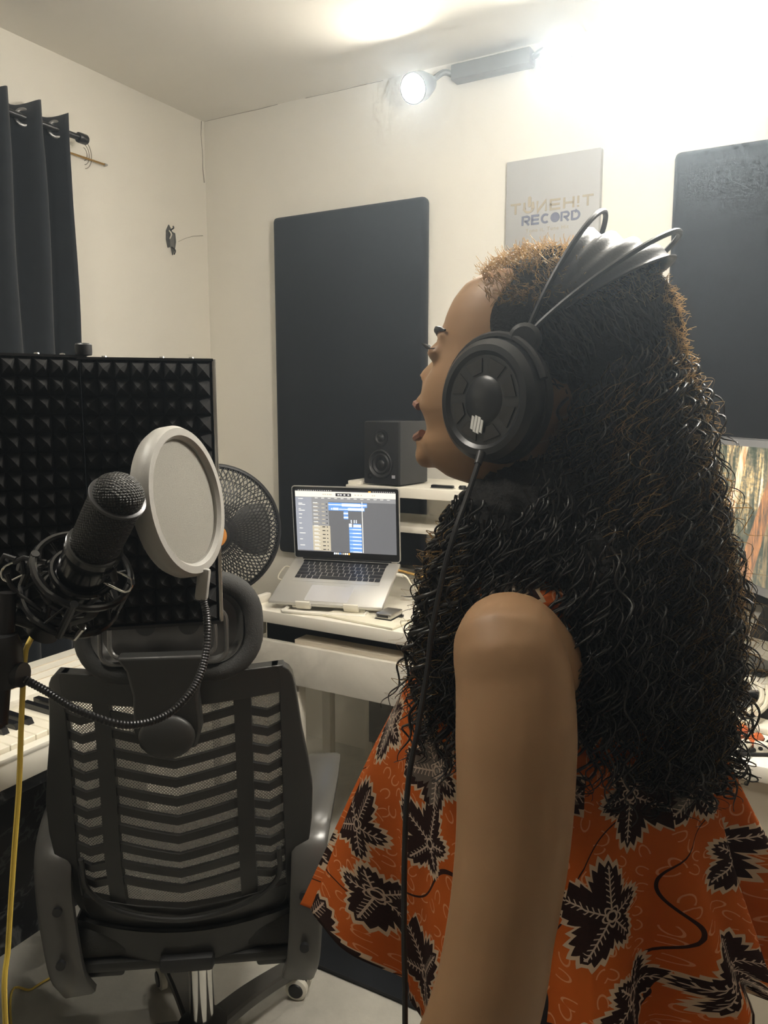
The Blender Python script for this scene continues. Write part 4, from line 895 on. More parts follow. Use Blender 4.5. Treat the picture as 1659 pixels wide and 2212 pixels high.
# microphone cable, yellow
pts = [VP(150, 1300, .76), VP(95, 1340, .76), VP(62, 1390, .74), VP(53, 1430, .72), VP(46, 1560, .715), VP(41, 1700, .71), VP(30, 1850, .705), VP(18, 2040, .70), VP(12, 2212, .69)]
e = pts[-1]; pts += [Vector((e.x-.01, e.y+.02, .45)), Vector((e.x-.03, e.y+.08, .15)), Vector((e.x-.10, e.y+.25, .02))]
fl1 = onZ(22, 2185, 0); fl2 = onZ(70, 2140, 0); fl3 = onZ(125, 2108, 0); fl4 = onZ(230, 2060, 0)
inv = VM.inverted(); pts += [inv @ (v+Vector((0, 0, .0045))) for v in (fl1, fl2, fl3)]+[inv @ Vector((fl4.x, fl4.y, .0045))]
yc = MB().tube(smoothpath(pts, 8), .0027, 10).build('microphone_cable', M['yellow_cable'], W=VM); tag(yc, 'yellow cable hanging from the microphone and trailing across the floor', 'cable')

# ------------------------------------------------------------------ pop filter
pf = thing('pop_filter', 'round grey pop filter on a ribbed gooseneck beside the microphone', 'pop filter', tuple(VW(*VP(392, 1085, .80))), YAW)
pc_ = VP(392, 1084, .80); pn = Vector((.955, -.235, .16)).normalized(); PF = frame(pc_, pn, (0, 0, 1)); PR = .0765
prof = [(PR*.86, -.011), (PR*1.0, -.011), (PR*1.04, -.005), (PR*1.04, .005), (PR*1.0, .010), (PR*.90, .010), (PR*.86, .006)]
n = 64; rows = [[(r*math.cos(2*PI*j/n), r*math.sin(2*PI*j/n), z) for j in range(n)] for r, z in prof+[prof[0]]]
MB().grid(rows, close_u=True, M=PF).build('hoop', M['grey_ring'], pf, W=VM)
def screen_cloth():
    t = NT('pop_screen_cloth'); t.b.inputs['Base Color'].default_value = (.34, .33, .30, 1); t.b.inputs['Roughness'].default_value = .8
    c = t.coord(); nz = t.noise(900, 2, c); t.set(t.b.inputs['Base Color'], t.mix(nz, (.36, .35, .315), (.62, .60, .54))); t.bump(nz, .5, .001)
    tr = t.n('ShaderNodeBsdfTranslucent'); tr.inputs[0].default_value = (.55, .53, .47, 1); m1 = t.n('ShaderNodeMixShader'); m1.inputs[0].default_value = .5
    t.t.links.new(t.b.outputs[0], m1.inputs[1]); t.t.links.new(tr.outputs[0], m1.inputs[2]); t.t.links.new(m1.outputs[0], t.out.inputs[0]); return t.m
SCR = screen_cloth()
for z in (.002, -.006): MB().lathe([(0, z), (PR*.88, z), (PR*.88, z+.0006), (0, z+.0006)], 48, PF).build('screen', SCR, pf, W=VM, smooth=False)
st0 = VP(440, 1246, .800); st1 = VP(436, 1282, .798)
MB().box((0, 0, .010), (.013, .011, .034), bev=.003).build('stem', M['grey_ring'], pf, W=VM @ frame(st1, st0-st1, (1, 0, 0)))
gp = smoothpath([st1, VP(447, 1340, .79), VP(443, 1420, .775), VP(415, 1490, .755), VP(355, 1547, .735), (VP(270, 1566, .72)), VP(170, 1535, .71), VP(95, 1490, .708), VP(22, 1452, .71)], 24)
MB().tube(gp, [.0043 if i % 2 else .0036 for i in range(len(gp))], 10).build('gooseneck', M['metal_dark'], pf, W=VM)
MB().cyl(VP(30, 1456, .71), VP(-4, 1440, .712), .009, .011, n=16).build('clamp_collar', M['black'], pf, W=VM)

# ------------------------------------------------------------------ isolation shield with pyramid foam
shd = thing('isolation_shield', 'black folding vocal isolation shield lined with pyramid foam', 'isolation shield', tuple(VW(*VP(180, 1335, .96))), YAW)
def shield_panel(pa, pb, zb, zt, nx, nz, name):
    # pa, pb: left and right ends of the panel in the sight frame (x, y)
    d = Vector((pb[0]-pa[0], pb[1]-pa[1], 0)); w = d.length; d.normalize(); nrm = Vector((d.y, -d.x, 0))     # towards the viewer
    Mx = Matrix(((d.x, 0, nrm.x, pa[0]), (d.y, 0, nrm.y, pa[1]), (0, 1, 0, zb), (0, 0, 0, 1))); h = zt-zb
    b = MB(); ps, qs = w/nx, h/nz; base = .012; vs = []; fs = []
    for i in range(nx):
        for j in range(nz):
            x0, x1, y0, y1 = i*ps, (i+1)*ps, j*qs, (j+1)*qs; b.add([(x0, y0, base), (x1, y0, base), (x1, y1, base), (x0, y1, base), ((x0+x1)/2, (y0+y1)/2, base+.024)], [(0, 1, 4), (1, 2, 4), (2, 3, 4), (3, 0, 4)])
    b.box((w/2, h/2, base/2), (w, h, base-.0002))
    b.build('foam_'+name, M['foam'], shd, W=VM @ Mx, smooth=False)
    MB().box((w/2, h/2, -.004), (w+.004, h+.004, .006), bev=.001).build('back_plate', M['metal_dark'], shd, W=VM @ Mx)
    MB().box((w/2, h+.002, .006), (w+.006, .003, .026)).build('top_rail', M['metal_dark'], shd, W=VM @ Mx, smooth=False)
    MB().box((w/2, -.003, .006), (w+.006, .004, .026)).build('bottom_rail', M['metal_dark'], shd, W=VM @ Mx, smooth=False)
    for k in (.18, .62, .85): MB().lathe([(0, 0), (.0035, 0), (.003, .002), (0, .0025)], 14, Mx @ T(w*k, h+.0035, .008) @ RX(-PI/2)).build('rivet', M['metal'], shd, W=VM)
    return Mx, w, h
zt, zb = VP(300, 781, .985).z, VP(300, 1338, .985).z
a_ = VP(182, 900, .965); c_ = VP(458, 900, 1.0)
Mx, w, h = shield_panel((a_.x, a_.y), (c_.x, c_.y), zb, zt, 8, 15, 'sheet')
MB().box((w+.004, h/2, .004), (.005, h+.006, .024), bev=.001).build('side_rail', M['metal'], shd, W=VM @ Mx)
l_ = VP(-70, 900, .90)
shield_panel((l_.x, l_.y), (a_.x-.004, a_.y-.001), zb-.002, zt+.002, 7, 15, 'sheet')
kp = VP(181, 770, .955)
MB().lathe([(0, 0), (.0035, 0), (.0035, .008), (.0095, .009), (.0100, .012), (.0100, .021), (.0085, .023), (0, .023)], 20, T(kp.x, kp.y, zt-.003)).build('hinge_knob', M['black'], shd, W=VM)
MB().cyl((kp.x, kp.y+.005, zb-.01), (kp.x, kp.y+.005, zt+.002), .004, n=12).build('hinge_pin', M['metal_dark'], shd, W=VM)
pp = VP(-190, 1400, .93)
MB().tube([VP(60, 1300, .985), VP(20, 1318, .985), VP(-120, 1340, .95), Vector((pp.x, pp.y, VP(-120, 1340, .95).z))], .008, 12).build('support_arm', M['metal_dark'], shd, W=VM)
MB().tube([(pp.x, pp.y, VP(-120, 1330, .95).z), (pp.x, pp.y, .03)], .010, 12).build('support_pole', M['metal_dark'], shd, W=VM)
MB().lathe([(0, 0), (.12, 0), (.12, .008), (.02, .03), (0, .03)], 28, T(pp.x, pp.y, 0)).build('pole_foot', M['metal_dark'], shd, W=VM)

# ------------------------------------------------------------------ the singer. Body frame: a forward, l to her left, z up
PC = Vector((.185, .84, 0)); FA = math.radians(20)
Fd = Vector((-math.cos(FA), math.sin(FA), 0)); Ld = Vector((-math.sin(FA), -math.cos(FA), 0))
def B(a, l, z): return PC + Fd*a + Ld*l + Vector((0, 0, z))
BM = Matrix(((Fd.x, Ld.x, 0, PC.x), (Fd.y, Ld.y, 0, PC.y), (0, 0, 1, 0), (0, 0, 0, 1)))
def toB(p): d = Vector(p)-PC; return (d.dot(Fd), d.dot(Ld), d.z)
PWM = VM @ BM
pe = thing('person', 'woman in an orange leaf print top with long curly hair, singing in profile', 'person', tuple(VW(PC.x, PC.y, 0)), YAW)
def part(mb, name, m, **k): return mb.build(name, m, pe, W=PWM, **k)
def fuse(mb, name, m, voxel, it=6, parent=None):
    me = mb.mesh(name); o = bpy.data.objects.new(name+'_raw', me); COL.objects.link(o)
    r = o.modifiers.new('r', 'REMESH'); r.mode = 'VOXEL'; r.voxel_size = voxel
    s = o.modifiers.new('s', 'SMOOTH'); s.iterations = it; s.factor = .5
    bpy.context.view_layer.update(); dg = bpy.context.evaluated_depsgraph_get()
    nm = bpy.data.meshes.new_from_object(o.evaluated_get(dg)); bpy.data.objects.remove(o)
    nm.transform(PWORLD[pe.name].inverted() @ PWM); nm.name = name
    q = bpy.data.objects.new(name, nm); COL.objects.link(q); q.parent = parent or pe; PWORLD[q.name] = PWORLD[pe.name]
    nm.materials.clear(); nm.materials.append(m); nm.polygons.foreach_set('use_smooth', [True]*len(nm.polygons)); return q
def capsule(b, pts, rs, n=18): b.tube(smoothpath(pts, 6), list(np.interp(np.linspace(0, len(rs)-1, (len(pts)-1)*6+1), range(len(rs)), rs)), n); [b.ell(p, (r, r, r), 16, 10) for p, r in ((pts[0], rs[0]), (pts[-1], rs[-1]))]
def skin():
    t = NT('skin'); c = t.coord(); a = t.noise(14, 4, c); t.set(t.b.inputs['Base Color'], t.mix(a, (.30, .172, .086), (.36, .210, .108))); t.b.inputs['Roughness'].default_value = .5
    t.b.inputs['Subsurface Weight'].default_value = .12; t.b.inputs['Subsurface Radius'].default_value = (.012, .005, .003); t.b.inputs['Subsurface Scale'].default_value = 1.0
    t.bump(t.noise(700, 2, c), .12, .0006); return t.m
SK = skin()
body = MB()
# head: slices (z, front reach, back reach, half width, front sharpness)
sl = [(1.312, .085, .02, .030), (1.322, .118, .01, .042), (1.336, .138, .0, .050), (1.350, .146, -.008, .055), (1.362, .150, -.014, .058), (1.372, .141, -.02, .061), (1.384, .143, -.028, .064), (1.400, .150, -.034, .067),
      (1.416, .148, -.040, .069), (1.432, .142, -.044, .071), (1.448, .131, -.047, .072), (1.462, .125, -.049, .073), (1.480, .124, -.050, .0735), (1.498, .120, -.049, .072), (1.515, .112, -.045, .068), (1.530, .100, -.037, .060), (1.540, .082, -.024, .047), (1.546, .058, -.005, .028), (1.549, .035, .02, .008)]
rows = []
for z, fa, bk, hw_ in sl:
    c = (fa+bk)/2; A = (fa-bk)/2; row = []
    for j in range(40):
        q = 2*PI*j/40; ca, sa = math.cos(q), math.sin(q); e = 0.86 if ca > 0 else 1.0
        row.append((c+A*math.copysign(abs(ca)**e, ca), hw_*math.copysign(abs(sa)**.9, sa), z))
    rows.append(row)
body.grid(rows, close_u=True); nb0 = len(body.v)-40*len(rows)
body.f += [tuple(nb0+j for j in reversed(range(40))), tuple(nb0+40*(len(rows)-1)+j for j in range(40))]; body.mi += [0, 0]
# nose, lips, chin, brow
body.tube([(.118, 0, 1.466), (.129, 0, 1.450), (.141, 0, 1.435), (.146, 0, 1.428)], [.006, .008, .011, .0115], 12)
for s in (-1, 1): body.ell((.138, s*.011, 1.424), (.011, .009, .008), 12, 8)
body.ell((.148, 0, 1.405), (.010, .020, .008), 16, 10); body.ell((.146, 0, 1.361), (.012, .020, .008), 16, 10); body.ell((.142, 0, 1.345), (.016, .022, .016), 16, 10)
body.tube([(.112, -.045, 1.474), (.123, -.02, 1.478), (.124, 0, 1.474), (.123, .02, 1.478), (.112, .045, 1.474)], .006, 8)
for s in (-1, 1): body.ell((.122, s*.030, 1.458), (.014, .016, .010), 14, 10); body.ell((.053, s*.074, 1.415), (.016, .008, .028), 14, 10)
# neck and trunk
capsule(body, [(.04, 0, 1.36), (.02, 0, 1.30), (-.005, 0, 1.22)], [.048, .047, .056])
capsule(body, [(-.005, -.125, 1.165), (-.015, -.07, 1.195), (-.015, .07, 1.195), (-.005, .125, 1.165)], [.042, .055, .055, .042])
for c, r in (((0, 0, 1.12), (.085, .13, .12)), ((.03, .05, 1.09), (.06, .06, .06)), ((.03, -.05, 1.09), (.06, .06, .06)), ((0, 0, .98), (.078, .115, .13)), ((-.005, 0, .84), (.095, .145, .12)), ((-.04, .05, .80), (.07, .07, .08)), ((-.04, -.05, .80), (.07, .07, .08))): body.ell(c, r, 24, 14)
for s in (-1, 1): capsule(body, [(0, s*.078, .80), (.005, s*.082, .62), (.01, s*.085, .42), (-.01, s*.088, .25), (-.015, s*.09, .09)], [.085, .075, .052, .050, .034])
# left arm as seen, right arm mirrored more simply
AP = [toB(VP(1098, 1392, .650)), toB(VP(1110, 1480, .636)), toB(VP(1114, 1600, .622)), toB(VP(1108, 1800, .605)), toB(VP(1082, 2000, .59)), toB(VP(1040, 2200, .582))]
Wm = toB((.040, .585, .79)); Wl = toB((-.005, .60, .655))
capsule(body, [(-.005, .150, 1.160)]+AP+[Wm, Wl], [.048, .047, .051, .052, .0485, .045, .046, .041, .026])
AR = [(-.005, -.150, 1.16), (-.005, -.185, 1.10), (0, -.20, .98), (.02, -.205, .92), (.08, -.19, .83), (.16, -.165, .72)]
capsule(body, AR, [.048, .046, .043, .040, .034, .025])
def hand(b, w, d, side, up):
    # palm, four fingers of unequal length with bent joints, thumb from the side of the palm
    w = Vector(w); d = Vector(d).normalized(); s = Vector(side).normalized(); s = (s-d*s.dot(d)).normalized(); u = d.cross(s)
    if u.dot(Vector(up)) < 0: u = -u
    for k in range(4): b.tube([w+d*.0+s*(-.018+.012*k), w+d*.085+s*(-.03+.02*k)], [.013, .0125], 10)
    b.ell(tuple(w), (.024, .022, .024), 14, 10)
    for k, ln in enumerate((.066, .074, .070, .054)):
        p0 = w+d*.078+s*(-.03+.02*k); P = [p0]
        for seg, bend in ((.45, .35), (.32, .75), (.23, 1.05)): P.append(P[-1]+(d*math.cos(bend)-u*math.sin(bend))*ln*seg)
        b.tube(P, [.0088, .0083, .0078, .006], 10); b.ell(tuple(P[-1]), (.006, .006, .006), 10, 8)
    P = [w+d*.02-s*.02, w+d*.045-s*.042-u*.01, w+d*.068-s*.048-u*.02, w+d*.088-s*.044-u*.03]; b.tube(P, [.013, .011, .0095, .007], 10); b.ell(tuple(P[-1]), (.007, .007, .007), 10, 8)
hand(body, Wl, Vector(Wl)-Vector(Wm), (0, 0, -1), (0, 1, 0))
hand(body, AR[-1], Vector(AR[-1])-Vector(AR[-2]), (0, 0, -1), (0, -1, 0))
for s in (-1, 1): capsule(body, [(-.03, s*.09, .04), (.05, s*.095, .035), (.13, s*.10, .022)], [.034, .036, .022])
bd = fuse(body, 'body', SK, .0045, 5)
# face details
for s in (-1, 1):
    ey = part(MB().ell((.112, s*.030, 1.457), (.0115, .0115, .0115), 18, 12), 'eye', mat('eye_white', (.7, .68, .62), .2))
    MB().lathe([(0, 0), (.0055, 0), (.0045, .0014), (0, .002)], 16, frame((.1228, s*.030, 1.457), (1, 0, 0))).build('iris', M['black_gloss'], ey, W=PWM)
    b = MB()
    for k in range(9):
        x = -.012+.003*k; b.tube([(.122, s*(.030+x), 1.462), (.132, s*(.030+x*1.15), 1.462), (.138, s*(.030+x*1.3), 1.468)], [.0008, .0007, .0003], 4)
    part(b, 'eyelash', M['black'])
    part(MB().tube(smoothpath([(.129, s*.012, 1.479), (.125, s*.030, 1.484), (.110, s*.050, 1.480)], 5), [.002]*2+[.0028]*7+[.0012]*2, 6), 'eyebrow', M['black'])
part(MB().tube(smoothpath([(.148, -.019, 1.400), (.155, -.008, 1.403), (.1555, 0, 1.4025), (.155, .008, 1.403), (.148, .019, 1.400)], 5), .0045, 8), 'upper_lip', mat('lip', (.24, .11, .075), .45))
part(MB().tube(smoothpath([(.144, -.019, 1.370), (.154, -.008, 1.365), (.1555, 0, 1.3645), (.154, .008, 1.365), (.144, .019, 1.370)], 5), .005, 8), 'lower_lip', mat('lip_lower', (.24, .11, .075), .45))
# trousers and shoes (below the picture)
tr = MB()
for s in (-1, 1): capsule(tr, [(0, s*.078, .80), (.005, s*.082, .62), (.01, s*.085, .42), (-.01, s*.088, .25), (-.015, s*.09, .08)], [.094, .084, .066, .060, .052])
tr.ell((-.005, 0, .82), (.108, .155, .10), 24, 14); fuse(tr, 'trousers', mat('dark_trousers', (.014, .014, .017), .85), .006, 4)
sh_ = MB()
for s in (-1, 1): b = MB(); capsule(b, [(-.035, s*.09, .042), (.05, s*.095, .040), (.145, s*.10, .030)], [.040, .041, .028]); b.box((.055, s*.095, .008), (.25, .085, .016), bev=.006); part(b, 'shoe', M['black_matte'])

# ---- the flared top
def batik():
    t = NT('leaf_batik_print'); uv = t.coord('UV')
    def cell(scale, rnd):
        v = t.n('ShaderNodeTexVoronoi', voronoi_dimensions='2D'); v.inputs['Scale'].default_value = scale; v.inputs['Randomness'].default_value = rnd; t.t.links.new(uv, v.inputs['Vector']); return v
    def local(v):
        s = t.n('ShaderNodeVectorMath', operation='SUBTRACT'); t.t.links.new(uv, s.inputs[0]); t.t.links.new(v.outputs['Position'], s.inputs[1]); x = t.n('ShaderNodeSeparateXYZ'); t.t.links.new(s.outputs[0], x.inputs[0]); return x.outputs[0], x.outputs[1]
    v = cell(8.6, .55); x, y = local(v); cr = t.n('ShaderNodeSeparateColor'); t.t.links.new(v.outputs['Color'], cr.inputs[0])
    th = t.ma('ADD', t.ma('ARCTAN2', y, x), t.ma('MULTIPLY', cr.outputs[0], 6.2832)); rho = t.ma('SQRT', t.ma('ADD', t.ma('MULTIPLY', x, x), t.ma('MULTIPLY', y, y)))
    half = t.ma('MULTIPLY', th, 2.5); co = t.ma('ABSOLUTE', t.ma('COSINE', half)); si = t.ma('ABSOLUTE', t.ma('SINE', half))
    saw = t.ma('ABSOLUTE', t.ma('SUBTRACT', t.ma('FRACT', t.ma('MULTIPLY', th, 35/6.2832)), .5))
    lobe = t.ma('ADD', .030, t.ma('MULTIPLY', t.ma('POWER', co, 1.25), .024)); lobe = t.ma('ADD', lobe, t.ma('MULTIPLY', saw, .016))
    lobe = t.ma('MULTIPLY', lobe, t.ma('ADD', .86, t.ma('MULTIPLY', t.ma('COSINE', th), .32))); lobe = t.ma('MULTIPLY', lobe, t.ma('ADD', .85, t.ma('MULTIPLY', cr.outputs[1], .25)))
    s = t.ma('SUBTRACT', rho, lobe)
    leaf = t.ma('LESS_THAN', s, 0.0); halo = t.ma('LESS_THAN', s, .0065)
    arc_ = t.ma('MULTIPLY', t.ma('DIVIDE', si, 2.5), rho)
    vein = t.ma('LESS_THAN', arc_, .0009)
    barb = t.ma('LESS_THAN', t.ma('FRACT', t.ma('MULTIPLY', t.ma('SUBTRACT', rho, t.ma('MULTIPLY', arc_, .9)), 165)), .26)
    barb = t.ma('MULTIPLY', barb, t.ma('LESS_THAN', arc_, t.ma('ADD', .0035, t.ma('MULTIPLY', cr.outputs[2], .0035))))
    core = t.ma('LESS_THAN', t.ma('ABSOLUTE', t.ma('SUBTRACT', rho, .0055)), .0012)
    veins = t.ma('MULTIPLY', t.ma('MAXIMUM', t.ma('MAXIMUM', vein, barb), core), t.ma('LESS_THAN', s, -.005)); veins = t.ma('MULTIPLY', veins, t.ma('GREATER_THAN', rho, .004))
    # rings on the ground
    v2 = cell(46, .8); x2, y2 = local(v2); cr2 = t.n('ShaderNodeSeparateColor'); t.t.links.new(v2.outputs['Color'], cr2.inputs[0])
    a2 = t.ma('MULTIPLY', cr2.outputs[0], 6.28); c2, s2 = t.ma('COSINE', a2), t.ma('SINE', a2)
    xr = t.ma('ADD', t.ma('MULTIPLY', x2, c2), t.ma('MULTIPLY', y2, s2)); yr = t.ma('MULTIPLY', t.ma('SUBTRACT', t.ma('MULTIPLY', y2, c2), t.ma('MULTIPLY', x2, s2)), 1.8)
    rr = t.ma('SQRT', t.ma('ADD', t.ma('MULTIPLY', xr, xr), t.ma('MULTIPLY', yr, yr))); ringm = t.ma('LESS_THAN', t.ma('ABSOLUTE', t.ma('SUBTRACT', rr, .0085)), .0011)
    ringm = t.ma('MULTIPLY', ringm, t.ma('GREATER_THAN', t.ma('ADD', xr, .004), 0.0))
    # thin stalks
    wv = t.n('ShaderNodeTexWave', wave_type='BANDS', bands_direction='DIAGONAL'); t.t.links.new(uv, wv.inputs[0]); wv.inputs['Scale'].default_value = 3.2; wv.inputs['Distortion'].default_value = 9; wv.inputs['Detail'].default_value = 1; wv.inputs['Detail Scale'].default_value = 1.4
    stalk = t.ma('GREATER_THAN', wv.outputs['Fac'], .9990)
    nz = t.noise(22, 4, uv); base = t.mix(nz, (.60, .120, .012), (.78, .195, .028))
    col = t.mix(ringm, base, (.86, .42, .20)); col = t.mix(stalk, col, (.05, .014, .008)); col = t.mix(halo, col, (.78, .62, .44))
    lf = t.mix(t.noise(300, 2, uv), (.022, .008, .006), (.050, .017, .011)); pale = t.ma('MULTIPLY', t.ma('GREATER_THAN', cr.outputs[2], .68), t.ma('LESS_THAN', s, -.013)); lf = t.mix(pale, lf, t.mix(barb, (.20, .16, .13), (.42, .36, .30))); col = t.mix(leaf, col, lf); col = t.mix(veins, col, (.72, .58, .46))
    t.set(t.b.inputs['Base Color'], col); t.b.inputs['Roughness'].default_value = .8; t.b.inputs['Specular IOR Level'].default_value = .25; t.bump(t.noise(1500, 2, uv), .2, .0006)
    tr = t.n('ShaderNodeBsdfTranslucent'); t.t.links.new(col, tr.inputs[0]); m1 = t.n('ShaderNodeMixShader'); m1.inputs[0].default_value = .42
    t.t.links.new(t.b.outputs[0], m1.inputs[1]); t.t.links.new(tr.outputs[0], m1.inputs[2]); t.t.links.new(m1.outputs[0], t.out.inputs[0]); return t.m
kz = [1.272, 1.262, 1.245, 1.225, 1.19, 1.14, 1.09, .98, .90, .84, .78, .715]
kA = [.055, .072, .088, .098, .112, .132, .158, .208, .240, .262, .283, .305]
kB = [.070, .082, .095, .103, .115, .140, .165, .200, .226, .245, .258, .268]
kL = [.062, .080, .120, .156, .150, .132, .130, .140, .150, .163, .178, .195]
NU, NV = 240, 90; rows = []; uvs = []
for i in range(NV):
    t_ = i/(NV-1); row = []; z0 = 1.272+( .715-1.272)*(t_**.9)
    for j in range(NU):
        q = 2*PI*j/NU; ca, sa = math.cos(q), math.sin(q)
        hem = .022*math.cos(3*q+.6)*t_**3 + (.035*max(0, sa) if False else 0)
        if ca < 0: hem += .095*ca*ca*t_**3
        z = z0+hem
        Ra = np.interp(-z0, [-k for k in kz], kA if ca > 0 else kB); Rl = np.interp(-z0, [-k for k in kz], kL)
        R = 1/math.sqrt((ca/Ra)**2+(sa/Rl)**2)
        amp = max(0, (1.10-z0)/.38)**1.2
        fq = 10*q+.9+.6*math.sin(2*q); fold = math.sin(fq+.75*math.sin(fq))*.10 + math.cos(17*q+2)*.03
        qd = math.degrees(q)
        R *= 1+amp*fold*(0.6 if sa > .93 else 1.0)*(2.0 if 95 < qd < 240 else .6)
        R *= 1-.42*min(1, amp)*math.exp(-((qd-33)/24)**2)-.10*min(1, amp)*math.exp(-((qd-146)/13)**2)
        z += .075*t_**4*math.exp(-((qd-152)/13)**2) + .02*t_**3*math.exp(-((qd-30)/25)**2)
        row.append((R*ca, R*sa, z))
        uvs.append((q/(2*PI)*1.12, (1.272-z0)*1.05))
    rows.append(row)
db = MB().grid(rows, close_u=True); dr = part(db, 'leaf_print_top', batik(), auto=0)
ul = dr.data.uv_layers.new(name='UVMap'); nloops = len(dr.data.loops)
for pl_ in dr.data.polygons:
    js = [dr.data.loops[li].vertex_index for li in pl_.loop_indices]; us = [uvs[k] for k in js]; wrap = max(u for u, _ in us)-min(u for u, _ in us) > .6
    for li, k in zip(pl_.loop_indices, js): u, v_ = uvs[k]; ul.data[li].uv = (u+1.12 if wrap and u < .5 else u, v_)
dr.modifiers.new('thickness', 'SOLIDIFY').thickness = .0012

# ---- hair
def hair_mat(name, base, tip, w):
    t = NT(name); f = t.noise(30, 2, t.coord()); t.set(t.b.inputs['Base Color'], t.mix(f, base, tuple(k*1.6 for k in base))); t.b.inputs['Roughness'].default_value = .36; t.b.inputs['Specular IOR Level'].default_value = .6
    return trans_mix(t.m, tip, w)
HM = hair_mat('dark_curls', (.008, .007, .006), (.40, .26, .12), .07); HF = hair_mat('fine_hair', (.045, .030, .016), (.78, .58, .32), .60)
# (centre in sight frame, radii)
EL = [((.178, .846, 1.480), (.103, .090, .084), 0), ((.225, .84, 1.47), (.085, .085, .088), 0), ((.250, .84, 1.40), (.072, .095, .11), 1), ((.255, .835, 1.31), (.088, .112, .12), 1), ((.270, .825, 1.21), (.089, .112, .13), 1), ((.268, .80, 1.12), (.076, .09, .092), 1),
      ((.165, .78, 1.285), (.085, .062, .065), 1), ((.118, .80, 1.25), (.056, .06, .085), 1), ((.092, .79, 1.185), (.040, .045, .078), 2), ((.205, .725, 1.205), (.055, .045, .09), 2), ((.147, .853, 1.512), (.050, .066, .040), 0)]
hb = MB()
for c, r, k in EL: hb.ell(toB(c) if False else tuple(BM.inverted() @ Vector(c)), r, 24, 14, None) if False else hb.ell((0, 0, 0), (1, 1, 1), 24, 14, BM.inverted() @ T(*c) @ Matrix.Diagonal((r[0]*.93, r[1]*.93, r[2]*.95, 1)))
HB = mat('hair_shadow_mass', (.008, .007, .006), .75, spec=.2, var=.3, vs=60, bump=.6, bs=260, bd=.003); hv = fuse(hb, 'hair_mass', HB, .006, 4)  # matte base under the curls, in the hair's own dark colour
me = hv.data; co = np.empty(len(me.vertices)*3); me.vertices.foreach_get('co', co); co = co.reshape(-1, 3); no_ = np.empty(len(me.vertices)*3); me.vertices.foreach_get('normal', no_); no_ = no_.reshape(-1, 3)
wv = np.sin(co[:, 0]*260+6*np.sin(co[:, 2]*38)+co[:, 1]*90)*np.sin(co[:, 2]*130+5*np.sin(co[:, 1]*55))
lowz = np.clip((1.44-co[:, 2])/.1, 0, 1); me.vertices.foreach_set('co', (co+no_*(wv*.0045*lowz)[:, None]).ravel()); me.update()
Ec = np.array([c for c, r, k in EL]); Er = np.array([r for c, r, k in EL])
def inside(P, sc):
    return np.min((((P[:, None, :]-Ec[None])/(Er[None]*sc))**2).sum(2), axis=1) < 1
headC = np.array(PC+Fd*.05+Vector((0, 0, 1.45)))
def surf(k, idx, n):
    d = RNG.normal(size=(n, 3)); d /= np.linalg.norm(d, axis=1)[:, None]; return Ec[idx]+d*Er[idx]*k, d
def sample(n, ids, wts):
    out = []
    while sum(map(len, out)) < n:
        idx = RNG.choice(ids, size=n, p=wts); d = RNG.normal(size=(n, 3)); d /= np.linalg.norm(d, axis=1)[:, None]
        P = Ec[idx]+d*Er[idx]; keep = ~inside(P, .96); out.append(np.concatenate([P, d], 1)[keep])
    return np.concatenate(out)[:n]
def curls(n, ids, wts, lenr, Rr, pitch, rad, S=44, down=1.0, outw=.24, zmin=1.03):
    A = sample(n, ids, wts); P0, d = A[:, :3], A[:, 3:]; P0 = P0+d*.002
    ln = RNG.uniform(*lenr, n); R = RNG.uniform(*Rr, n); pt = RNG.uniform(*pitch, n); ph = RNG.uniform(0, 6.28, n); s = np.linspace(0, 1, S)
    dirv = d*outw+np.array([0, 0, -down]); dirv[:, :2] += RNG.normal(0, .12, (n, 2)); dirv /= np.linalg.norm(dirv, axis=1)[:, None]
    a = np.cross(dirv, [.2, .9, .1]); a /= np.linalg.norm(a, axis=1)[:, None]; b_ = np.cross(dirv, a)
    th = ph[:, None]+2*PI*(s[None]*ln[:, None])/pt[:, None]; amp = (R[:, None]*np.clip(s[None]*3+.25, 0, 1))
    P = P0[:, None]+dirv[:, None]*(s[None, :, None]*ln[:, None, None])+a[:, None]*(np.cos(th)*amp)[..., None]+b_[:, None]*(np.sin(th)*amp)[..., None]
    P[:, :, 2] = np.maximum(P[:, :, 2], zmin+.02*np.sin(ph)[:, None])
    rr = RNG.uniform(*rad, n)[:, None]*np.clip(1.15-s[None]**3, .25, 1)
    return P, rr
def hair_part(name, P, R, m, n=4):
    V, Q = np_tubes(P, R, n); o = np_mesh(name, V, Q, m, pe, True, VM)
    if len(P) > 1: o['kind'] = 'stuff'
    return o
P, R = curls(4200, [2, 3, 4, 5, 6, 7, 8, 9], [.11, .17, .22, .12, .14, .1, .06, .08], (.06, .15), (.0035, .0095), (.028, .05), (.0007, .0021))
keep = ~((P[:, :, 0].max(1) < .15) & (P[:, 0, 2] > 1.31)) & ~((P[:, 0, 0] < .10) & (P[:, 0, 2] > 1.315)) & (P[:, :, 1].min(1) > .655)
hair_part('curls', P[keep], R[keep], HM, 3)
P, R = curls(2400, [2, 3, 4, 5, 7, 8], [.16, .24, .28, .14, .1, .08], (.04, .11), (.004, .011), (.016, .04), (.0003, .0006), S=30, outw=.35)
keep = ~((P[:, 0, 0] < .115) & (P[:, 0, 2] > 1.30)) & (P[:, :, 1].min(1) > .66)
hair_part('loose_hairs', P[keep], R[keep], HF, 3)
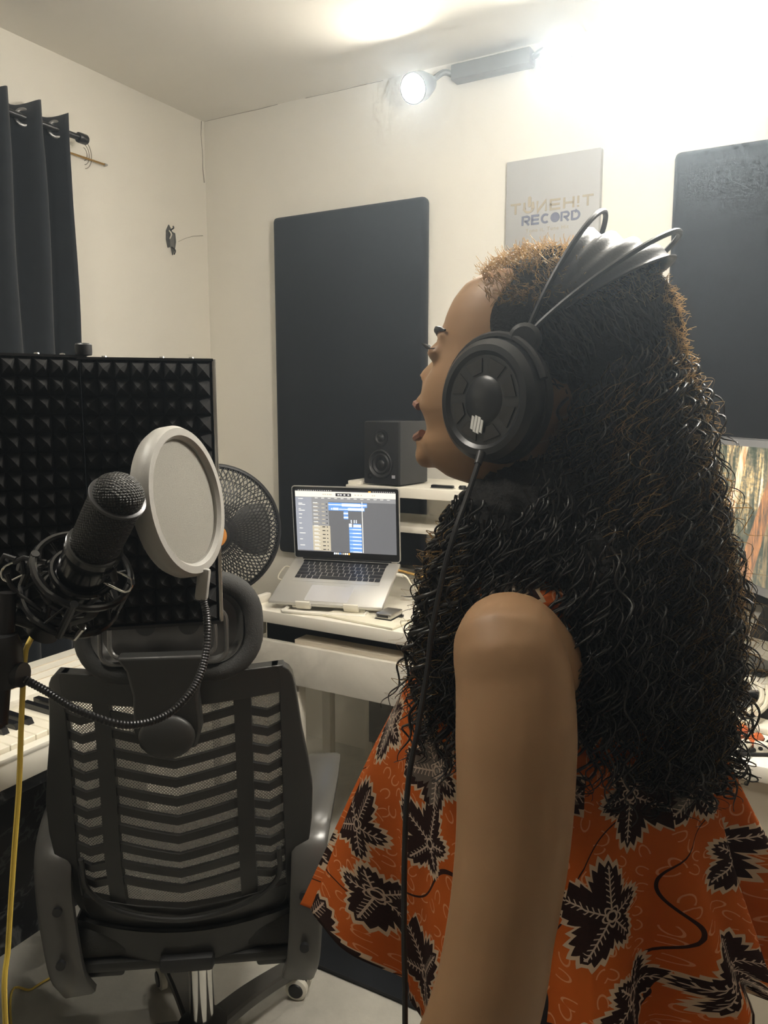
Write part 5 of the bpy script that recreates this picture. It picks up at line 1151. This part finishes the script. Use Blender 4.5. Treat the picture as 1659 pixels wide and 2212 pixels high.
# short fuzz on top of the head and down the back edge
A = sample(5200, [0, 1, 2], [.55, .25, .2]); P0, d = A[:, :3], A[:, 3:]; kp_ = ((P0[:, 2] > 1.50) & (P0[:, 0] > .104)) | (P0[:, 0] > .27); P0, d = P0[kp_], d[kp_]; n = len(P0); s = np.linspace(0, 1, 9)
ln = RNG.uniform(.004, .012, n); tw = RNG.normal(size=(n, 3)); P = P0[:, None]+d[:, None]*(s[None, :, None]*ln[:, None, None])+tw[:, None]*(np.sin(s*5)[None, :, None]*.0028)+np.roll(tw, 1, 1)[:, None]*(np.cos(s*7)[None, :, None]*.0022)
hair_part('fuzz', P, np.full((n, 9), .00034), HF, 3)
A = sample(3600, [0, 1, 2], [.3, .4, .3]); P0, d0 = A[:, :3], A[:, 3:]; n = len(P0); S = 18; sv = np.linspace(0, 1, S)
own = np.argmin((((P0[:, None, :]-Ec[None, :3])/Er[None, :3])**2-0).sum(2), axis=1); ln = RNG.uniform(.5, 1.1, n)
dd = d0[:, None, :]+sv[None, :, None]*ln[:, None, None]*np.array([.55, 0, -.8])[None, None]; dd /= np.linalg.norm(dd, axis=2, keepdims=True)
P = Ec[own][:, None]+dd*Er[own][:, None]*1.0+RNG.normal(0, .0012, (n, 1, 3))+.0016*np.sin(sv*14+RNG.uniform(0, 6, (n, 1)))[..., None]
keep = (P0[:, 0] > .150) & ~inside(P.reshape(-1, 3), .93).reshape(n, S).any(1); hair_part('smooth_hair', P[keep], np.full((keep.sum(), S), .0009), HM, 3)
# a few long ringlets that stand free of the mass
def ringlet(px0, py0, px1, py1, f, R, turns):
    a, b_ = VP(px0, py0, f), VP(px1, py1, f); d = b_-a; u = d.normalized(); s_ = Vector((0, 1, 0)).cross(u).normalized(); w_ = u.cross(s_); N = 60
    return np.array([list(a+d*(i/N)+(s_*math.cos(turns*2*PI*i/N)+w_*math.sin(turns*2*PI*i/N))*R*min(1, i/8)) for i in range(N+1)])
RL = [(1475, 945, 1530, 1250, .84, .011, 2.4, .0032), (1500, 1010, 1560, 1300, .83, .013, 2.2, .003), (1530, 1150, 1590, 1430, .82, .012, 2.4, .0032), (1540, 1250, 1600, 1460, .81, .010, 2.2, .003), (1520, 1330, 1575, 1500, .80, .010, 1.6, .003), (1450, 800, 1480, 1000, .85, .008, 2.2, .002),
      (1010, 1060, 985, 1230, .76, .012, 1.6, .003), (965, 1170, 915, 1340, .76, .009, 2.4, .0022), (940, 1220, 895, 1420, .75, .010, 2.6, .0024), (940, 1300, 900, 1480, .74, .009, 2.4, .0022), (1000, 1240, 940, 1420, .74, .010, 2.4, .0022), (1010, 1300, 960, 1500, .735, .009, 2.6, .002), (905, 1330, 880, 1450, .77, .009, 1.6, .0022), (1540, 1400, 1580, 1530, .80, .009, 1.6, .0024)]
for k in RL: hair_part('ringlet', np.array([ringlet(*k[:7])]), np.array([[k[7]*min(1, 1.3-(i/60)**4) for i in range(61)]]), HM, 6)

# ------------------------------------------------------------------ headphones (worn; a thing of its own)
hp_ = thing('headphones', 'black over ear headphones with twin wire headband worn by the singer', 'headphones', tuple(VW(*B(.05, .10, 1.40))), YAW)
def hpart(mb, name, m, parent=None, **k): return mb.build(name, m, parent or hp_, W=PWM, **k)
for s in (1, -1):
    E0 = frame((.040, s*.072, 1.405), (.47, s*.88, .04), (0, 0, 1)); lab = 1 if s > 0 else 0
    hpart(MB().lathe([(.030, 0), (.058, 0), (.063, .006), (.062, .014), (.055, .018), (.030, .016)], 44, E0), 'ear_pad', M['black_matte'])
    cup = hpart(MB().lathe([(0, .014), (.060, .014), (.0615, .018), (.060, .030), (.054, .036), (.048, .037), (.044, .034), (.024, .034), (.020, .037), (0, .038)], 48, E0), 'ear_cup', mat('headphone_shell', (.016, .017, .019), .35))
    for k in range(8):
        a0 = 2*PI*k/8; pts = []
        poly = [(.027, a0+.10), (.041, a0+.08), (.041, a0+.62), (.027, a0+.55)]
        hpart(MB().prism([(r*math.cos(q), r*math.sin(q)) for r, q in poly], .0335, .0352, E0), 'vent', M['black_gloss'], cup, smooth=False)
    if s > 0:
        lg = MB()
        LM = E0 @ RZ(0) 
        # white rounded mark cut by slanted bars
        for (x0, x1, h0) in ((-.0078, -.0045, .0062), (-.0036, -.0003, .0078), (.0006, .0039, .0078), (.0048, .0078, .0060)):
            lg.prism([(x0+.001, -h0), (x1+.001, -h0*1.05), (x1-.001, h0), (x0-.001, h0*1.05)], .0, .0012, E0 @ T(-.024, .004, .0368) @ RZ(-PI/2-.30))
        hpart(lg, 'logo', mat('logo_white', (.75, .75, .73), .4), cup, smooth=False)
    yq = [E0 @ Vector(p) for p in ((.064*math.cos(q), .064*math.sin(q), .020) for q in np.linspace(-1.25, 1.25, 16))]
    hpart(MB().tube(yq, .0042, 8), 'yoke', M['black'])
    hpart(MB().lathe([(0, -.006), (.014, -.006), (.016, -.002), (.016, .006), (.012, .010), (0, .011)], 24, frame((.018, s*.092, 1.464), (0, s, 0))), 'hinge_cap', M['black'])
def bandp(tt, at, zt_, k=.092): return (.018+(at-.018)*math.sin(tt), k*math.cos(tt)*(1+.06*math.sin(tt)), 1.464+(zt_-1.464)*math.sin(tt)**.85)
for at, zq in ((-.045, 1.597), (-.118, 1.572)):
    hpart(MB().tube([bandp(t, at, zq) for t in np.linspace(.02, PI-.02, 40)], .0028, 8), 'headband_wire', M['black'])
rows = []
for t in np.linspace(.28, PI-.28, 30):
    row = []
    for k in range(25):
        s = k/24; rid = .0032*math.sin(s*2*PI*4.0)*math.sin(t); at = -.028-.088*s; zq = 1.580+rid-.030*s**1.4
        row.append(bandp(t, at, zq, .088))
    rows.append(row)
so = hpart(MB().grid(rows), 'headband_strap', mat('strap_leather', (.028, .028, .032), .38, bump=.2, bs=400), auto=0); so.modifiers.new('thickness', 'SOLIDIFY').thickness = .002
cp_ = [VP(1038, 985, .735), VP(1030, 1010, .728), VP(1008, 1075, .715), VP(985, 1140, .70), VP(962, 1220, .69), VP(945, 1300, .685), VP(930, 1380, .68), VP(924, 1440, .675), VP(905, 1560, .66), VP(882, 1690, .648), VP(874, 1850, .64), VP(873, 2040, .635), VP(875, 2215, .63)]
e = cp_[-1]; cp_ += [Vector((e.x, e.y+.01, .5)), Vector((e.x-.02, e.y+.03, .2)), Vector((e.x-.05, e.y+.1, .01)), Vector((e.x-.25, e.y+.15, .006))]
MB().tube(smoothpath(cp_, 7), .0026, 8).build('cord', M['black'], hp_, W=VM)
MB().cyl(VP(1040, 978, .737), VP(1032, 1003, .73), .0045, .0035, n=12).build('cord_sleeve', M['black'], hp_, W=VM)
